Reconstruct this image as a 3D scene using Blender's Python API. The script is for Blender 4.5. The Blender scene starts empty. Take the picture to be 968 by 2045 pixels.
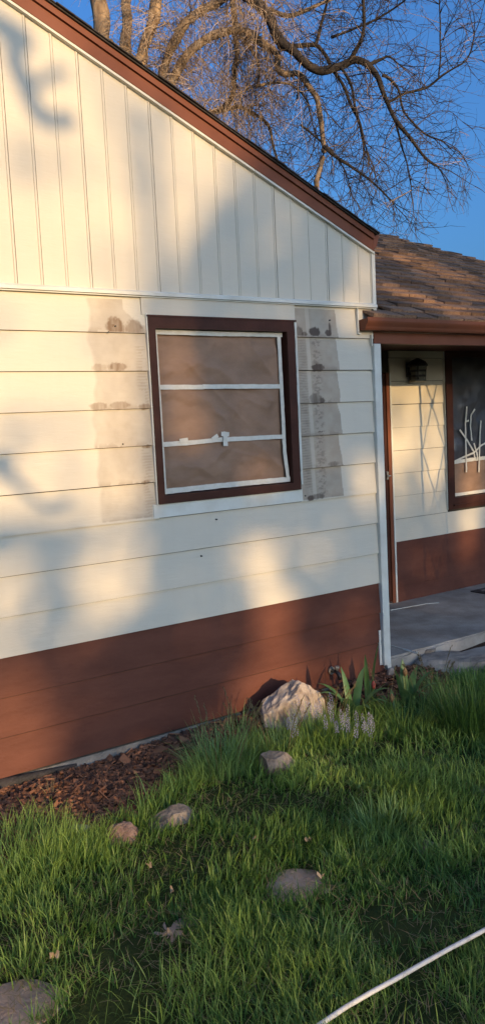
import bpy, bmesh, math, random
import numpy as np
from mathutils import Vector, Matrix, noise as mnoise
random.seed(7); rng = np.random.default_rng(7)
scene = bpy.context.scene
C = scene.collection

# ------------------------------------------------------------------ camera, sky, sun, exposure
PW, PH, FPX = 968.0, 2045.0, 1700.0
YAW, PITCH, ROLL = 0.60736875, -0.100658666, -0.0496847893
CAM = np.array([0.0, -4.14793, 1.72179])
_f = np.array([math.sin(YAW)*math.cos(PITCH), math.cos(YAW)*math.cos(PITCH), math.sin(PITCH)])
_r0 = np.array([math.cos(YAW), -math.sin(YAW), 0.0]); _u0 = np.cross(_r0, _f)
_r = _r0*math.cos(ROLL) + _u0*math.sin(ROLL); _u = -_r0*math.sin(ROLL) + _u0*math.cos(ROLL)
cd = bpy.data.cameras.new('camera'); cam = bpy.data.objects.new('camera', cd); C.objects.link(cam)
cd.sensor_fit = 'VERTICAL'; cd.sensor_height = 36.0; cd.lens = FPX/PH*36.0
cd.clip_start = 0.05; cd.clip_end = 3000
M4 = Matrix(((_r[0], _u[0], -_f[0], CAM[0]), (_r[1], _u[1], -_f[1], CAM[1]), (_r[2], _u[2], -_f[2], CAM[2]), (0, 0, 0, 1)))
cam.matrix_world = M4
scene.camera = cam

SUN_DIR = np.array([-0.03, 1.0, -0.169]); SUN_DIR /= np.linalg.norm(SUN_DIR)     # the way the light travels
SUN_EL = math.asin(-SUN_DIR[2])
world = bpy.data.worlds.new('World'); scene.world = world; world.use_nodes = True
wn = world.node_tree.nodes; wl = world.node_tree.links
bg = wn['Background']; sky = wn.new('ShaderNodeTexSky'); sky.sky_type = 'NISHITA'; sky.sun_disc = False
sky.sun_elevation = SUN_EL; sky.sun_rotation = math.radians(180); sky.altitude = 0
sky.air_density = 1.0; sky.dust_density = 5.0; sky.ozone_density = 6.5
wl.new(sky.outputs[0], bg.inputs[0]); bg.inputs[1].default_value = 0.15
sd = bpy.data.lights.new('sun', 'SUN'); sd.energy = 2.4; sd.angle = math.radians(0.53); sd.color = (1.0, 0.67, 0.32)
sun = bpy.data.objects.new('sun', sd); C.objects.link(sun); sun.location = (0, -20, 12)
sun.rotation_euler = Vector(SUN_DIR).to_track_quat('-Z', 'Y').to_euler()
scene.view_settings.view_transform = 'Standard'; scene.view_settings.look = 'None'
scene.view_settings.exposure = 1.04; scene.view_settings.gamma = 1.0; scene.view_settings.use_curve_mapping = False

def ray(x, y): return _f + (x-PW/2)/FPX*_r - (y-PH/2)/FPX*_u
def onY(x, y, Y=0.0):
    d = ray(x, y); return CAM + d*((Y-CAM[1])/d[1])
def onZ(x, y, Z=0.0):
    d = ray(x, y); return CAM + d*((Z-CAM[2])/d[2])

# ------------------------------------------------------------------ helpers
class MB:
    def __init__(s): s.v = []; s.f = []; s.t = None
    def add(s, vs, fs):
        o = len(s.v); s.v += [tuple(map(float, p)) for p in vs]; s.f += [tuple(i+o for i in f) for f in fs]
    def box(s, a, b):
        (x0, y0, z0), (x1, y1, z1) = a, b
        s.add([(x0,y0,z0),(x1,y0,z0),(x1,y1,z0),(x0,y1,z0),(x0,y0,z1),(x1,y0,z1),(x1,y1,z1),(x0,y1,z1)],
              [(0,3,2,1),(4,5,6,7),(0,1,5,4),(1,2,6,5),(2,3,7,6),(3,0,4,7)]); return s
    def prism(s, poly, axis, a, b):
        # poly: list of 2-D points in the two other axes (in xyz order), extruded along axis from a to b
        n = len(poly)
        def P(q, t):
            q = list(q); q.insert(axis, t); return q
        s.add([P(q, a) for q in poly] + [P(q, b) for q in poly],
              [tuple(range(n))[::-1], tuple(range(n, 2*n))] + [(i, (i+1) % n, n+(i+1) % n, n+i) for i in range(n)]); return s
    def tube(s, pts, rad, n=6, cap=True):
        pts = [Vector(p) for p in pts]
        if not hasattr(rad, '__len__'): rad = [rad]*len(pts)
        up = Vector((0.31, 0.17, 0.93)); rings = []
        for i, p in enumerate(pts):
            t = (pts[min(i+1, len(pts)-1)] - pts[max(i-1, 0)])
            t = t.normalized() if t.length > 1e-9 else Vector((0, 0, 1))
            a = t.cross(up)
            if a.length < 1e-3: a = t.cross(Vector((1, 0, 0)))
            a.normalize(); b = t.cross(a).normalized()
            rings.append([p + (a*math.cos(2*math.pi*k/n) + b*math.sin(2*math.pi*k/n))*rad[i] for k in range(n)])
        fs = []
        for i in range(len(pts)-1):
            for k in range(n): fs.append((i*n+k, i*n+(k+1) % n, (i+1)*n+(k+1) % n, (i+1)*n+k))
        if cap: fs.append(tuple(range(n))[::-1]); fs.append(tuple((len(pts)-1)*n+k for k in range(n)))
        s.add([v for r in rings for v in r], fs); return s
    def mesh(s, name, mat, smooth=False):
        me = bpy.data.meshes.new(name); me.from_pydata(s.v, [], s.f); me.materials.append(mat)
        bm = bmesh.new(); bm.from_mesh(me); bmesh.ops.recalc_face_normals(bm, faces=bm.faces); bm.to_mesh(me); bm.free()
        if smooth: me.polygons.foreach_set('use_smooth', [True]*len(me.polygons))
        return me
    def build(s, name, mat, parent=None, smooth=False, bevel=0):
        me = s.mesh(name, mat, smooth)
        if bevel:
            bm = bmesh.new(); bm.from_mesh(me)
            bmesh.ops.bevel(bm, geom=list(bm.edges), offset=bevel, segments=1, affect='EDGES', clamp_overlap=True)
            bm.to_mesh(me); bm.free()
        return link(name, me, parent)
def link(name, me, parent=None):
    o = bpy.data.objects.new(name, me); C.objects.link(o)
    if parent: o.parent = parent
    return o
def tag(o, label=None, cat=None, group=None, kind=None):
    if label: o['label'] = label
    if cat: o['category'] = cat
    if group: o['group'] = group
    if kind: o['kind'] = kind
    return o
def empty(name, loc=(0, 0, 0), label=None, cat=None, group=None):
    o = bpy.data.objects.new(name, None); C.objects.link(o); o.location = loc; o.empty_display_size = 0.1
    return tag(o, label, cat, group)
def npmesh(name, V, F, mat, tone=None, smooth=False):
    """V (n,3), F (m,k) with k 3 or 4 ; tone per-vertex float"""
    me = bpy.data.meshes.new(name); k = F.shape[1]
    me.vertices.add(len(V)); me.vertices.foreach_set('co', V.astype(np.float32).ravel())
    me.loops.add(F.size); me.loops.foreach_set('vertex_index', F.astype(np.int32).ravel())
    me.polygons.add(len(F)); me.polygons.foreach_set('loop_start', np.arange(len(F), dtype=np.int32)*k)
    me.update(calc_edges=True); me.validate()
    if tone is not None:
        a = me.attributes.new('tone', 'FLOAT', 'POINT'); a.data.foreach_set('value', tone.astype(np.float32).ravel())
    me.polygons.foreach_set('use_smooth', [bool(smooth)]*len(me.polygons))
    me.materials.append(mat); return me
def fbm(x, y, s=1.0, seed=0.0, oct=3):
    return mnoise.fractal(Vector((x*s, y*s, seed)), 0.9, 2.0, oct)
def vnoise(X, Y, seed=0):
    """vectorised value noise 0..1"""
    def h(i, j):
        n = (i*374761393 + j*668265263 + seed*974711) & 0x7fffffff
        n = ((n ^ (n >> 13))*1274126177) & 0x7fffffff
        return ((n ^ (n >> 16)) & 0xffff)/65535.0
    xi = np.floor(X).astype(np.int64); yi = np.floor(Y).astype(np.int64); xf = X-xi; yf = Y-yi
    u = xf*xf*(3-2*xf); v = yf*yf*(3-2*yf)
    return (h(xi,yi)*(1-u)+h(xi+1,yi)*u)*(1-v) + (h(xi,yi+1)*(1-u)+h(xi+1,yi+1)*u)*v
def vfbm(X, Y, seed=0, oct=3):
    r = 0; a = 0.5; t = 0
    for o in range(oct): r = r + a*vnoise(X*2**o, Y*2**o, seed+o*17); t += a; a *= 0.5
    return r/t

# ------------------------------------------------------------------ materials
def mat(name, col, rough=0.7, col2=None, scale=6.0, amount=1.0, bump=0.0, bscale=40.0, attr=None, ramp=(0.35, 0.65), spec=0.5,
        stretch=None, trans=0.0, metal=0.0, objrand=0.0, detail=5.0):
    m = bpy.data.materials.new(name); m.use_nodes = True; nt = m.node_tree; N = nt.nodes; L = nt.links
    b = N['Principled BSDF']; b.inputs['Roughness'].default_value = rough; b.inputs['Specular IOR Level'].default_value = spec
    b.inputs['Metallic'].default_value = metal
    geo = N.new('ShaderNodeNewGeometry'); vec = geo.outputs['Position']
    if stretch:
        mp = N.new('ShaderNodeVectorMath'); mp.operation = 'MULTIPLY'; mp.inputs[1].default_value = stretch
        L.new(vec, mp.inputs[0]); vec = mp.outputs[0]
    out = None
    if attr:
        at = N.new('ShaderNodeAttribute'); at.attribute_name = attr
        mx = N.new('ShaderNodeMix'); mx.data_type = 'RGBA'
        mx.inputs[6].default_value = (*col, 1); mx.inputs[7].default_value = (*(col2 or col), 1)
        L.new(at.outputs['Fac'], mx.inputs[0]); out = mx.outputs[2]
    elif col2:
        n = N.new('ShaderNodeTexNoise'); n.inputs['Scale'].default_value = scale; n.inputs['Detail'].default_value = detail
        n.inputs['Roughness'].default_value = 0.6; L.new(vec, n.inputs['Vector'])
        mr = N.new('ShaderNodeMapRange'); mr.inputs[1].default_value = ramp[0]; mr.inputs[2].default_value = ramp[1]
        mr.inputs[4].default_value = amount; L.new(n.outputs[0], mr.inputs[0])
        mx = N.new('ShaderNodeMix'); mx.data_type = 'RGBA'
        mx.inputs[6].default_value = (*col, 1); mx.inputs[7].default_value = (*col2, 1)
        L.new(mr.outputs[0], mx.inputs[0]); out = mx.outputs[2]
    if objrand:
        oi = N.new('ShaderNodeObjectInfo'); mr2 = N.new('ShaderNodeMapRange')
        mr2.inputs[3].default_value = 1-objrand; mr2.inputs[4].default_value = 1+objrand; L.new(oi.outputs['Random'], mr2.inputs[0])
        vm = N.new('ShaderNodeVectorMath'); vm.operation = 'SCALE'
        if out: L.new(out, vm.inputs[0])
        else: vm.inputs[0].default_value = col
        L.new(mr2.outputs[0], vm.inputs['Scale']); out = vm.outputs[0]
    if out: L.new(out, b.inputs['Base Color'])
    else: b.inputs['Base Color'].default_value = (*col, 1)
    if bump:
        nb = N.new('ShaderNodeTexNoise'); nb.inputs['Scale'].default_value = bscale; nb.inputs['Detail'].default_value = 6
        L.new(vec, nb.inputs['Vector'])
        bp = N.new('ShaderNodeBump'); bp.inputs['Strength'].default_value = bump; bp.inputs['Distance'].default_value = 0.01
        L.new(nb.outputs[0], bp.inputs['Height']); L.new(bp.outputs[0], b.inputs['Normal'])
    if trans:
        tr = N.new('ShaderNodeBsdfTranslucent'); ms = N.new('ShaderNodeMixShader'); ms.inputs[0].default_value = trans
        if out: L.new(out, tr.inputs[0])
        else: tr.inputs[0].default_value = (*col, 1)
        L.new(b.outputs[0], ms.inputs[1]); L.new(tr.outputs[0], ms.inputs[2]); L.new(ms.outputs[0], N['Material Output'].inputs[0])
    return m

M = {}
M['cream'] = None
def siding_material():
    m = bpy.data.materials.new('cream_siding_paint'); m.use_nodes = True; nt = m.node_tree; N = nt.nodes; L = nt.links
    b = N['Principled BSDF']; b.inputs['Roughness'].default_value = 0.62; b.inputs['Specular IOR Level'].default_value = 0.3
    geo = N.new('ShaderNodeNewGeometry')
    n1 = N.new('ShaderNodeTexNoise'); n1.inputs['Scale'].default_value = 1.7; n1.inputs['Detail'].default_value = 6; n1.inputs['Roughness'].default_value = 0.65
    L.new(geo.outputs['Position'], n1.inputs['Vector'])
    mx = N.new('ShaderNodeMix'); mx.data_type = 'RGBA'; mx.inputs[6].default_value = (0.60, 0.545, 0.44, 1); mx.inputs[7].default_value = (0.655, 0.60, 0.49, 1)
    L.new(n1.outputs[0], mx.inputs[0])
    # faint streaks
    st = N.new('ShaderNodeVectorMath'); st.operation = 'MULTIPLY'; st.inputs[1].default_value = (18, 18, 1.2)
    L.new(geo.outputs['Position'], st.inputs[0])
    n2 = N.new('ShaderNodeTexNoise'); n2.inputs['Scale'].default_value = 1.0; n2.inputs['Detail'].default_value = 4; L.new(st.outputs[0], n2.inputs['Vector'])
    mr = N.new('ShaderNodeMapRange'); mr.inputs[1].default_value = 0.52; mr.inputs[2].default_value = 0.8; mr.inputs[4].default_value = 0.22
    L.new(n2.outputs[0], mr.inputs[0])
    mx2 = N.new('ShaderNodeMix'); mx2.data_type = 'RGBA'; mx2.inputs[7].default_value = (0.56, 0.50, 0.40, 1)
    L.new(mr.outputs[0], mx2.inputs[0]); L.new(mx.outputs[2], mx2.inputs[6])
    at = N.new('ShaderNodeAttribute'); at.attribute_name = 'stain'
    sp = N.new('ShaderNodeSeparateColor'); L.new(at.outputs['Color'], sp.inputs[0])
    m3 = N.new('ShaderNodeMix'); m3.data_type = 'RGBA'; m3.inputs[7].default_value = (0.385, 0.32, 0.245, 1)
    L.new(sp.outputs[0], m3.inputs[0]); L.new(mx2.outputs[2], m3.inputs[6])
    m4 = N.new('ShaderNodeMix'); m4.data_type = 'RGBA'; sx = N.new('ShaderNodeSeparateXYZ'); L.new(geo.outputs['Position'], sx.inputs[0])
    gt = N.new('ShaderNodeMath'); gt.operation = 'GREATER_THAN'; gt.inputs[1].default_value = 2.8; L.new(sx.outputs[0], gt.inputs[0])
    gc = N.new('ShaderNodeMix'); gc.data_type = 'RGBA'; gc.inputs[6].default_value = (0.20, 0.125, 0.068, 1); gc.inputs[7].default_value = (0.085, 0.058, 0.042, 1); L.new(gt.outputs[0], gc.inputs[0]); L.new(gc.outputs[2], m4.inputs[7])
    L.new(sp.outputs[1], m4.inputs[0]); L.new(m3.outputs[2], m4.inputs[6])
    m5 = N.new('ShaderNodeMix'); m5.data_type = 'RGBA'; m5.inputs[7].default_value = (0.75, 0.76, 0.70, 1)   # fresh primer
    L.new(sp.outputs[2], m5.inputs[0]); L.new(m4.outputs[2], m5.inputs[6])
    L.new(m5.outputs[2], b.inputs['Base Color'])
    gm = N.new('ShaderNodeVectorMath'); gm.operation = 'MULTIPLY'; gm.inputs[1].default_value = (1, 1, 5); L.new(geo.outputs['Position'], gm.inputs[0])
    nb = N.new('ShaderNodeTexNoise'); nb.inputs['Scale'].default_value = 5; nb.inputs['Detail'].default_value = 9; nb.inputs['Roughness'].default_value = 0.62
    L.new(gm.outputs[0], nb.inputs['Vector'])
    bp = N.new('ShaderNodeBump'); bp.inputs['Strength'].default_value = 0.25; bp.inputs['Distance'].default_value = 0.012
    L.new(nb.outputs[0], bp.inputs['Height']); L.new(bp.outputs[0], b.inputs['Normal'])
    return m
M['cream'] = siding_material()
M['white_trim'] = mat('white_trim', (0.70, 0.70, 0.63), 0.55, (0.60, 0.58, 0.50), 5, bump=0.1, bscale=20)
M['brown_siding'] = mat('brown_siding_paint', (0.105, 0.036, 0.023), 0.55, (0.14, 0.051, 0.033), 2.2, bump=0.10, bscale=16, stretch=(1, 1, 3), detail=8, spec=0.18)
M['brown'] = mat('brown_trim_paint', (0.18, 0.06, 0.031), 0.5, (0.215, 0.076, 0.041), 4, bump=0.08, bscale=25, spec=0.18)
M['dark_brown'] = mat('dark_brown_casing_paint', (0.048, 0.017, 0.011), 0.5, (0.07, 0.025, 0.016), 8, bump=0.1, bscale=60, spec=0.18)
M['sheathing'] = mat('sheathing', (0.05, 0.04, 0.03), 0.9)
M['concrete'] = mat('concrete', (0.29, 0.24, 0.19), 0.9, (0.46, 0.395, 0.33), 4.0, bump=0.5, bscale=60, detail=9)
M['old_concrete'] = mat('foundation_concrete', (0.16, 0.14, 0.12), 0.95, (0.30, 0.27, 0.23), 9, bump=0.7, bscale=50, detail=9)
M['tar'] = mat('tar_coat', (0.022, 0.02, 0.018), 0.8, (0.05, 0.04, 0.035), 12, bump=0.8, bscale=40)
M['paper'] = mat('kraft_paper', (0.25, 0.15, 0.095), 0.8, (0.32, 0.195, 0.125), 5, bump=0.35, bscale=7, stretch=(1, 1, 2))
M['tape'] = mat('masking_tape', (0.62, 0.59, 0.50), 0.7, (0.70, 0.67, 0.59), 30, bump=0.2, bscale=90)
M['film'] = mat('window_film', (0.05, 0.05, 0.06), 0.35, (0.085, 0.08, 0.085), 4, bump=0.3, bscale=9)
M['shingle'] = mat('asphalt_shingle', (0.16, 0.09, 0.052), 0.95, (0.33, 0.195, 0.115), 60, ramp=(0.3, 0.7), bump=0.8, bscale=250, objrand=0.42)
M['roof_edge'] = mat('roof_edge_shingle', (0.03, 0.026, 0.024), 0.95, (0.06, 0.05, 0.045), 20, bump=0.5)
M['rock_pale'] = mat('pale_rock', (0.20, 0.145, 0.105), 0.9, (0.50, 0.42, 0.345), 11, ramp=(0.3, 0.62), bump=1.0, bscale=30, detail=10)
M['rock_tan'] = mat('tan_rock', (0.18, 0.135, 0.095), 0.92, (0.32, 0.255, 0.195), 14, bump=0.8, bscale=35, detail=10)
M['rock_pink'] = mat('pink_rock', (0.17, 0.10, 0.075), 0.92, (0.29, 0.19, 0.145), 14, bump=0.8, bscale=35, detail=10)
M['rock_grey'] = mat('grey_rock', (0.20, 0.16, 0.125), 0.92, (0.38, 0.32, 0.26), 10, bump=0.8, bscale=30, detail=10)
M['flag'] = mat('flagstone', (0.34, 0.235, 0.165), 0.95, (0.46, 0.34, 0.25), 9, bump=0.4, bscale=60, detail=9)
M['chip'] = mat('bark_chips', (0.045, 0.021, 0.012), 0.85, (0.40, 0.17, 0.08), attr='tone')
M['grass'] = mat('grass_blades', (0.05, 0.15, 0.03), 0.45, (0.30, 0.42, 0.085), attr='tone', trans=0.35, spec=0.35)
M['dry_grass'] = mat('dry_grass', (0.20, 0.15, 0.07), 0.8, (0.34, 0.27, 0.14), attr='tone', trans=0.3)
M['blue_grass'] = mat('coarse_grass_blades', (0.07, 0.16, 0.04), 0.45, (0.23, 0.36, 0.11), attr='tone', trans=0.3, spec=0.4)
M['deep_grass'] = mat('deep_green_blades', (0.04, 0.10, 0.02), 0.5, (0.09, 0.18, 0.04), attr='tone', trans=0.25, spec=0.35)
M['tulip_leaf'] = mat('tulip_leaf', (0.10, 0.21, 0.06), 0.4, (0.17, 0.29, 0.10), 12, trans=0.3)
M['stem'] = mat('flower_stem', (0.09, 0.16, 0.04), 0.6)
M['muscari'] = mat('hyacinth_bells', (0.19, 0.18, 0.30), 0.6, (0.42, 0.40, 0.46), 60)
M['petal'] = mat('red_petal', (0.40, 0.05, 0.045), 0.5, (0.52, 0.12, 0.09), 30, trans=0.2)
M['dry_petal'] = mat('dried_petal', (0.27, 0.15, 0.06), 0.8)
M['dead_leaf'] = mat('dead_leaf', (0.36, 0.25, 0.14), 0.8, (0.50, 0.38, 0.25), 30, trans=0.2)
M['hose'] = mat('white_hose', (0.58, 0.58, 0.56), 0.45, (0.40, 0.39, 0.36), 25, ramp=(0.5, 0.75))
M['black_metal'] = mat('black_iron', (0.018, 0.017, 0.016), 0.5)
M['lamp_glass'] = mat('lamp_glass', (0.15, 0.145, 0.11), 0.4)
M['brass'] = mat('worn_metal', (0.45, 0.42, 0.36), 0.4, metal=0.7)
M['mat_rubber'] = mat('mat_rubber', (0.03, 0.024, 0.022), 0.8, (0.06, 0.05, 0.045), 40)
M['mat_pile'] = mat('mat_pile', (0.085, 0.06, 0.05), 0.95, (0.19, 0.15, 0.13), 40, bump=0.6, bscale=90)
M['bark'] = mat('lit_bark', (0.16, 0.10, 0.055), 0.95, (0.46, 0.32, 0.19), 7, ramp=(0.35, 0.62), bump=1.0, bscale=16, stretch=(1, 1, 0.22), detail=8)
M['limb'] = mat('shaded_limb_bark', (0.014, 0.011, 0.009), 0.95, (0.045, 0.034, 0.026), 8, bump=0.9, bscale=25, detail=8)  # shade over the front limbs is put into this darker bark
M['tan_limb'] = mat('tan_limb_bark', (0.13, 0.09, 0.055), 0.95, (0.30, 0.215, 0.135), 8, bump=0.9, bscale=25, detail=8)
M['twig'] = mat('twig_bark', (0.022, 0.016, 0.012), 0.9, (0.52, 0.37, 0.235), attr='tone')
M['leaf'] = mat('tree_leaf', (0.05, 0.085, 0.025), 0.8)
M['glass'] = mat('window_glass', (0.02, 0.022, 0.025), 0.06)

def ground_material():
    m = bpy.data.materials.new('soil_and_lawn'); m.use_nodes = True; nt = m.node_tree; N = nt.nodes; L = nt.links
    b = N['Principled BSDF']; b.inputs['Roughness'].default_value = 0.95; b.inputs['Specular IOR Level'].default_value = 0.1
    geo = N.new('ShaderNodeNewGeometry')
    n = N.new('ShaderNodeTexNoise'); n.inputs['Scale'].default_value = 7; n.inputs['Detail'].default_value = 9; L.new(geo.outputs['Position'], n.inputs['Vector'])
    a = N.new('ShaderNodeMix'); a.data_type = 'RGBA'; a.inputs[6].default_value = (0.028, 0.045, 0.012, 1); a.inputs[7].default_value = (0.055, 0.07, 0.022, 1)
    s = N.new('ShaderNodeMix'); s.data_type = 'RGBA'; s.inputs[6].default_value = (0.035, 0.02, 0.013, 1); s.inputs[7].default_value = (0.075, 0.045, 0.028, 1)
    L.new(n.outputs[0], a.inputs[0]); L.new(n.outputs[0], s.inputs[0])
    at = N.new('ShaderNodeAttribute'); at.attribute_name = 'tone'
    x = N.new('ShaderNodeMix'); x.data_type = 'RGBA'; L.new(at.outputs['Fac'], x.inputs[0]); L.new(a.outputs[2], x.inputs[6]); L.new(s.outputs[2], x.inputs[7])
    L.new(x.outputs[2], b.inputs['Base Color'])
    nb = N.new('ShaderNodeTexNoise'); nb.inputs['Scale'].default_value = 45; nb.inputs['Detail'].default_value = 6; L.new(geo.outputs['Position'], nb.inputs['Vector'])
    bp = N.new('ShaderNodeBump'); bp.inputs['Strength'].default_value = 0.8; bp.inputs['Distance'].default_value = 0.02
    L.new(nb.outputs[0], bp.inputs['Height']); L.new(bp.outputs[0], b.inputs['Normal'])
    return m
M['ground'] = ground_material()

# ------------------------------------------------------------------ ground
BED_EDGE = [(-3.0, -0.85), (0.6, -0.84), (1.2, -0.80), (1.6, -0.74), (1.85, -0.66), (2.05, -0.50), (2.25, -0.36), (2.6, -0.30), (3.2, -0.34), (3.5, -0.40), (3.9, -0.44), (4.25, -0.40), (4.6, -0.05), (9.0, -0.05)]
def bed_y(x): return np.interp(x, [p[0] for p in BED_EDGE], [p[1] for p in BED_EDGE])
def in_bed(x, y): return y > bed_y(x) + (vnoise(np.asarray(x)*9, np.asarray(y)*9, 3)-0.5)*0.08
def gz(x, y):
    x = np.asarray(x, float); y = np.asarray(y, float)
    e = bed_y(x); t = np.clip((y-e)/np.maximum(0.05, -0.05-e), 0, 1)
    z = -0.055 + 0.045*t*t*(3-2*t)*np.clip((x-1.9)/0.7, 0.0, 1)
    near = np.exp(-((x-2)**2+(y+1.5)**2)/60.0)
    z = z + near*((vfbm(x*1.3, y*1.3, 5)-0.5)*0.05 + (vnoise(x*7, y*7, 9)-0.5)*0.016)
    return z
xs = np.unique(np.concatenate([np.array([-900,-300,-120,-60,-30,-16,-9,-5,-3,-1.5]), np.arange(-0.8, 6.0, 0.04), np.array([6.2,6.6,7,8,9,11,14,20,30,60,120,300,900])]))
ys = np.unique(np.concatenate([np.array([-900,-300,-120,-60,-40,-30,-22,-16,-12,-9,-7,-5.5,-4.5,-4,-3.6]), np.arange(-3.3, 0.3, 0.04), np.array([0.5,1,2,4,8,12,20,40,100,300,900])]))
XX, YY = np.meshgrid(xs, ys); ZZ = gz(XX, YY)
V = np.stack([XX.ravel(), YY.ravel(), ZZ.ravel()], 1)
nx, ny = len(xs), len(ys)
I = np.arange(nx*ny).reshape(ny, nx)
F = np.stack([I[:-1,:-1].ravel(), I[:-1,1:].ravel(), I[1:,1:].ravel(), I[1:,:-1].ravel()], 1)
soil = np.where(in_bed(XX, YY), 1.0, 0.0).ravel()
g = link('ground', npmesh('ground', V, F, M['ground'], soil, True)); tag(g, 'lawn and planting bed soil in front of the house', 'ground', kind='structure')

# ------------------------------------------------------------------ house
house = empty('house', (1.0, 0.0, 0.0), 'cream and brown lap-sided house with gable and shingled porch roof', 'house')
def H(o):
    """parent to the house keeping world placement"""
    o.parent = house; o.matrix_parent_inverse = Matrix.Translation((-1.0, 0, 0)); return o
XL, XR = -2.30, 3.985
BH = 0.2032; Z0 = 2.25; BELT = 2.452
WX0, WX1, WZ0, WZ1 = 2.305, 3.326, 1.312, 2.343
fw = MB(); fw.box((XL, 0.006, 0.0), (WX0+0.03, 0.16, BELT)); fw.box((WX1-0.03, 0.006, 0.0), (4.0, 0.16, BELT))
fw.box((WX0+0.03, 0.006, 0.0), (WX1-0.03, 0.16, WZ0+0.03)); fw.box((WX0+0.03, 0.006, WZ1-0.03), (WX1-0.03, 0.16, BELT))
fw.box((XL, 0.16, 0.0), (XL+0.1, 8.0, BELT)); fw.box((3.9, 0.16, 0.0), (4.0, 1.4, 2.9))
fw.box((WX0, 0.10, WZ0), (WX1, 0.15, WZ1))
front_wall = H(fw.build('front_wall', M['sheathing']))

# --- stains on the siding: where shutters hung (bare old paint), glue and dirt, primer
def blob(X, Z, cx, cz, rx, rz, seed):
    d = np.sqrt(((X-cx)/rx)**2 + ((Z-cz)/rz)**2) + (vfbm(X*75, Z*75, seed)-0.5)*0.55
    return np.clip((1.05-d)*4, 0, 1)
GLUE = [(2.113,2.275,.058,.058,.5),(2.226,2.272,.056,.055,.34),(2.005,2.064,.050,.022,.2),(2.112,2.068,.056,.024,.42),(1.988,1.860,.056,.022,.3),(2.112,1.862,.062,.024,.3),
        (2.262,1.852,.04,.018,.4),(3.365,2.28,.03,.035,.6),(3.40,2.265,.03,.016,.7),(3.487,2.283,.048,.03,1.0),(3.60,2.278,.028,.022,.85),(3.615,2.30,.012,.045,.6),(3.503,2.062,.055,.026,.85),(3.475,1.868,.05,.04,.5),
        (3.52,1.858,.03,.02,.7),(2.26,1.635,.03,.012,.4),(2.24,1.44,.03,.014,.4),(3.46,1.255,.06,.018,.6),(3.40,1.25,.03,.02,.7),(3.60,1.452,.05,.016,.35),(3.50,1.66,.022,.005,1.2),(2.10,2.285,.008,.008,1.4)]
def stain(X, Z, k):
    n = vfbm(X*25, Z*25, 11+k); n2 = vfbm(X*90, Z*14, 31)
    old = np.zeros_like(X); dirt = np.zeros_like(X); prim = np.zeros_like(X)
    vert = (Z > 1.243) & (Z < 2.425)
    eL = 1.958 + (vnoise(X*0+k*3.1, Z*14, 5)-0.5)*0.035 + (k % 3)*0.006
    eR = 3.664 + (vnoise(X*0+k*2.7, Z*12, 8)-0.5)*0.022 + ((Z0-k*BH+BH)-Z)*0.07
    old = np.where(vert & (X > eL-0.01) & (X < WX0+0.02), np.clip((X-eL+0.01)/0.02, 0, 1)*(0.50+0.3*(n-0.5)+0.5*(vfbm(X*9, Z*3, 71)-0.45)), old)
    cut = (X > 2.17) & (Z > 2.372 - np.clip((X-2.17)*0.9, 0, .08)) & (X < 2.32)
    old = np.where(cut, 0.0, old)
    old = np.where(vert & (X < eR) & (X > WX1-0.02), 0.92+0.35*(n-0.5)-0.25*(vfbm(X*8, Z*2.5, 88)-0.4), old)
    # a cleaner band inside the right patch, dirtier bottom corners
    old = np.where(vert & (X > 3.42) & (X < 3.45), old*0.65, old)
    # adhesive comb lines next to the frame
    comb = (np.sin((Z*2*math.pi)/0.0165 + 3*(vnoise(X*30, Z*12, 2))) > 0.1) * (vfbm(X*18, Z*14, 77) > 0.36)
    lane = np.exp(-((X-3.385)/0.035)**4)*(Z < 2.24)
    dirt = np.maximum(dirt, lane*(0.10 + 0.62*comb*vfbm(X*12, Z*5, 6)))
    lane2 = np.exp(-((X-3.50)/0.04)**4)*(Z < 2.24)
    dirt = np.maximum(dirt, lane2*(0.06+0.36*(vfbm(X*50, Z*110, 19) > 0.56)))
    lane3 = np.exp(-((X-2.262)/0.035)**4)*(Z < 2.24)
    dirt = np.maximum(dirt, lane3*(0.04+0.22*comb*(vfbm(X*12, Z*9, 21) > 0.42)))
    dirt = np.where((Z > 1.24) & (Z < 2.41), dirt, 0)
    for i, (cx, cz, rx, rz, s) in enumerate(GLUE):
        b = blob(X, Z, cx, cz, rx, rz, i*3+1); bottom = Z0 + 0.004 if cz > 2.25 else -9
        dirt = np.maximum(dirt, np.where(Z > bottom, b*min(1.3, s*(1.7 if cx < 2.8 else 1.25))*(0.85+1.1*(n2-0.4)), 0))
    low = np.exp(-((Z - (Z0-(k)*BH))/0.02)**2)*np.where(old > 0.2, 1, 0)
    dirt = np.maximum(dirt, low*0.30*(vfbm(X*22, Z*22, 44) > 0.52))
    inwin = (X > WX0-0.03) & (X < WX1+0.01)
    prim = np.where(inwin & (Z < WZ0) & (Z > 1.236), 1.0, prim)
    prim = np.where(inwin & (Z > WZ1), 0.85, prim)
    return np.stack([np.clip(old, 0, 1), np.clip(dirt, 0, 0.95), np.clip(prim, 0, 1), np.ones_like(X)], -1)

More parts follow.
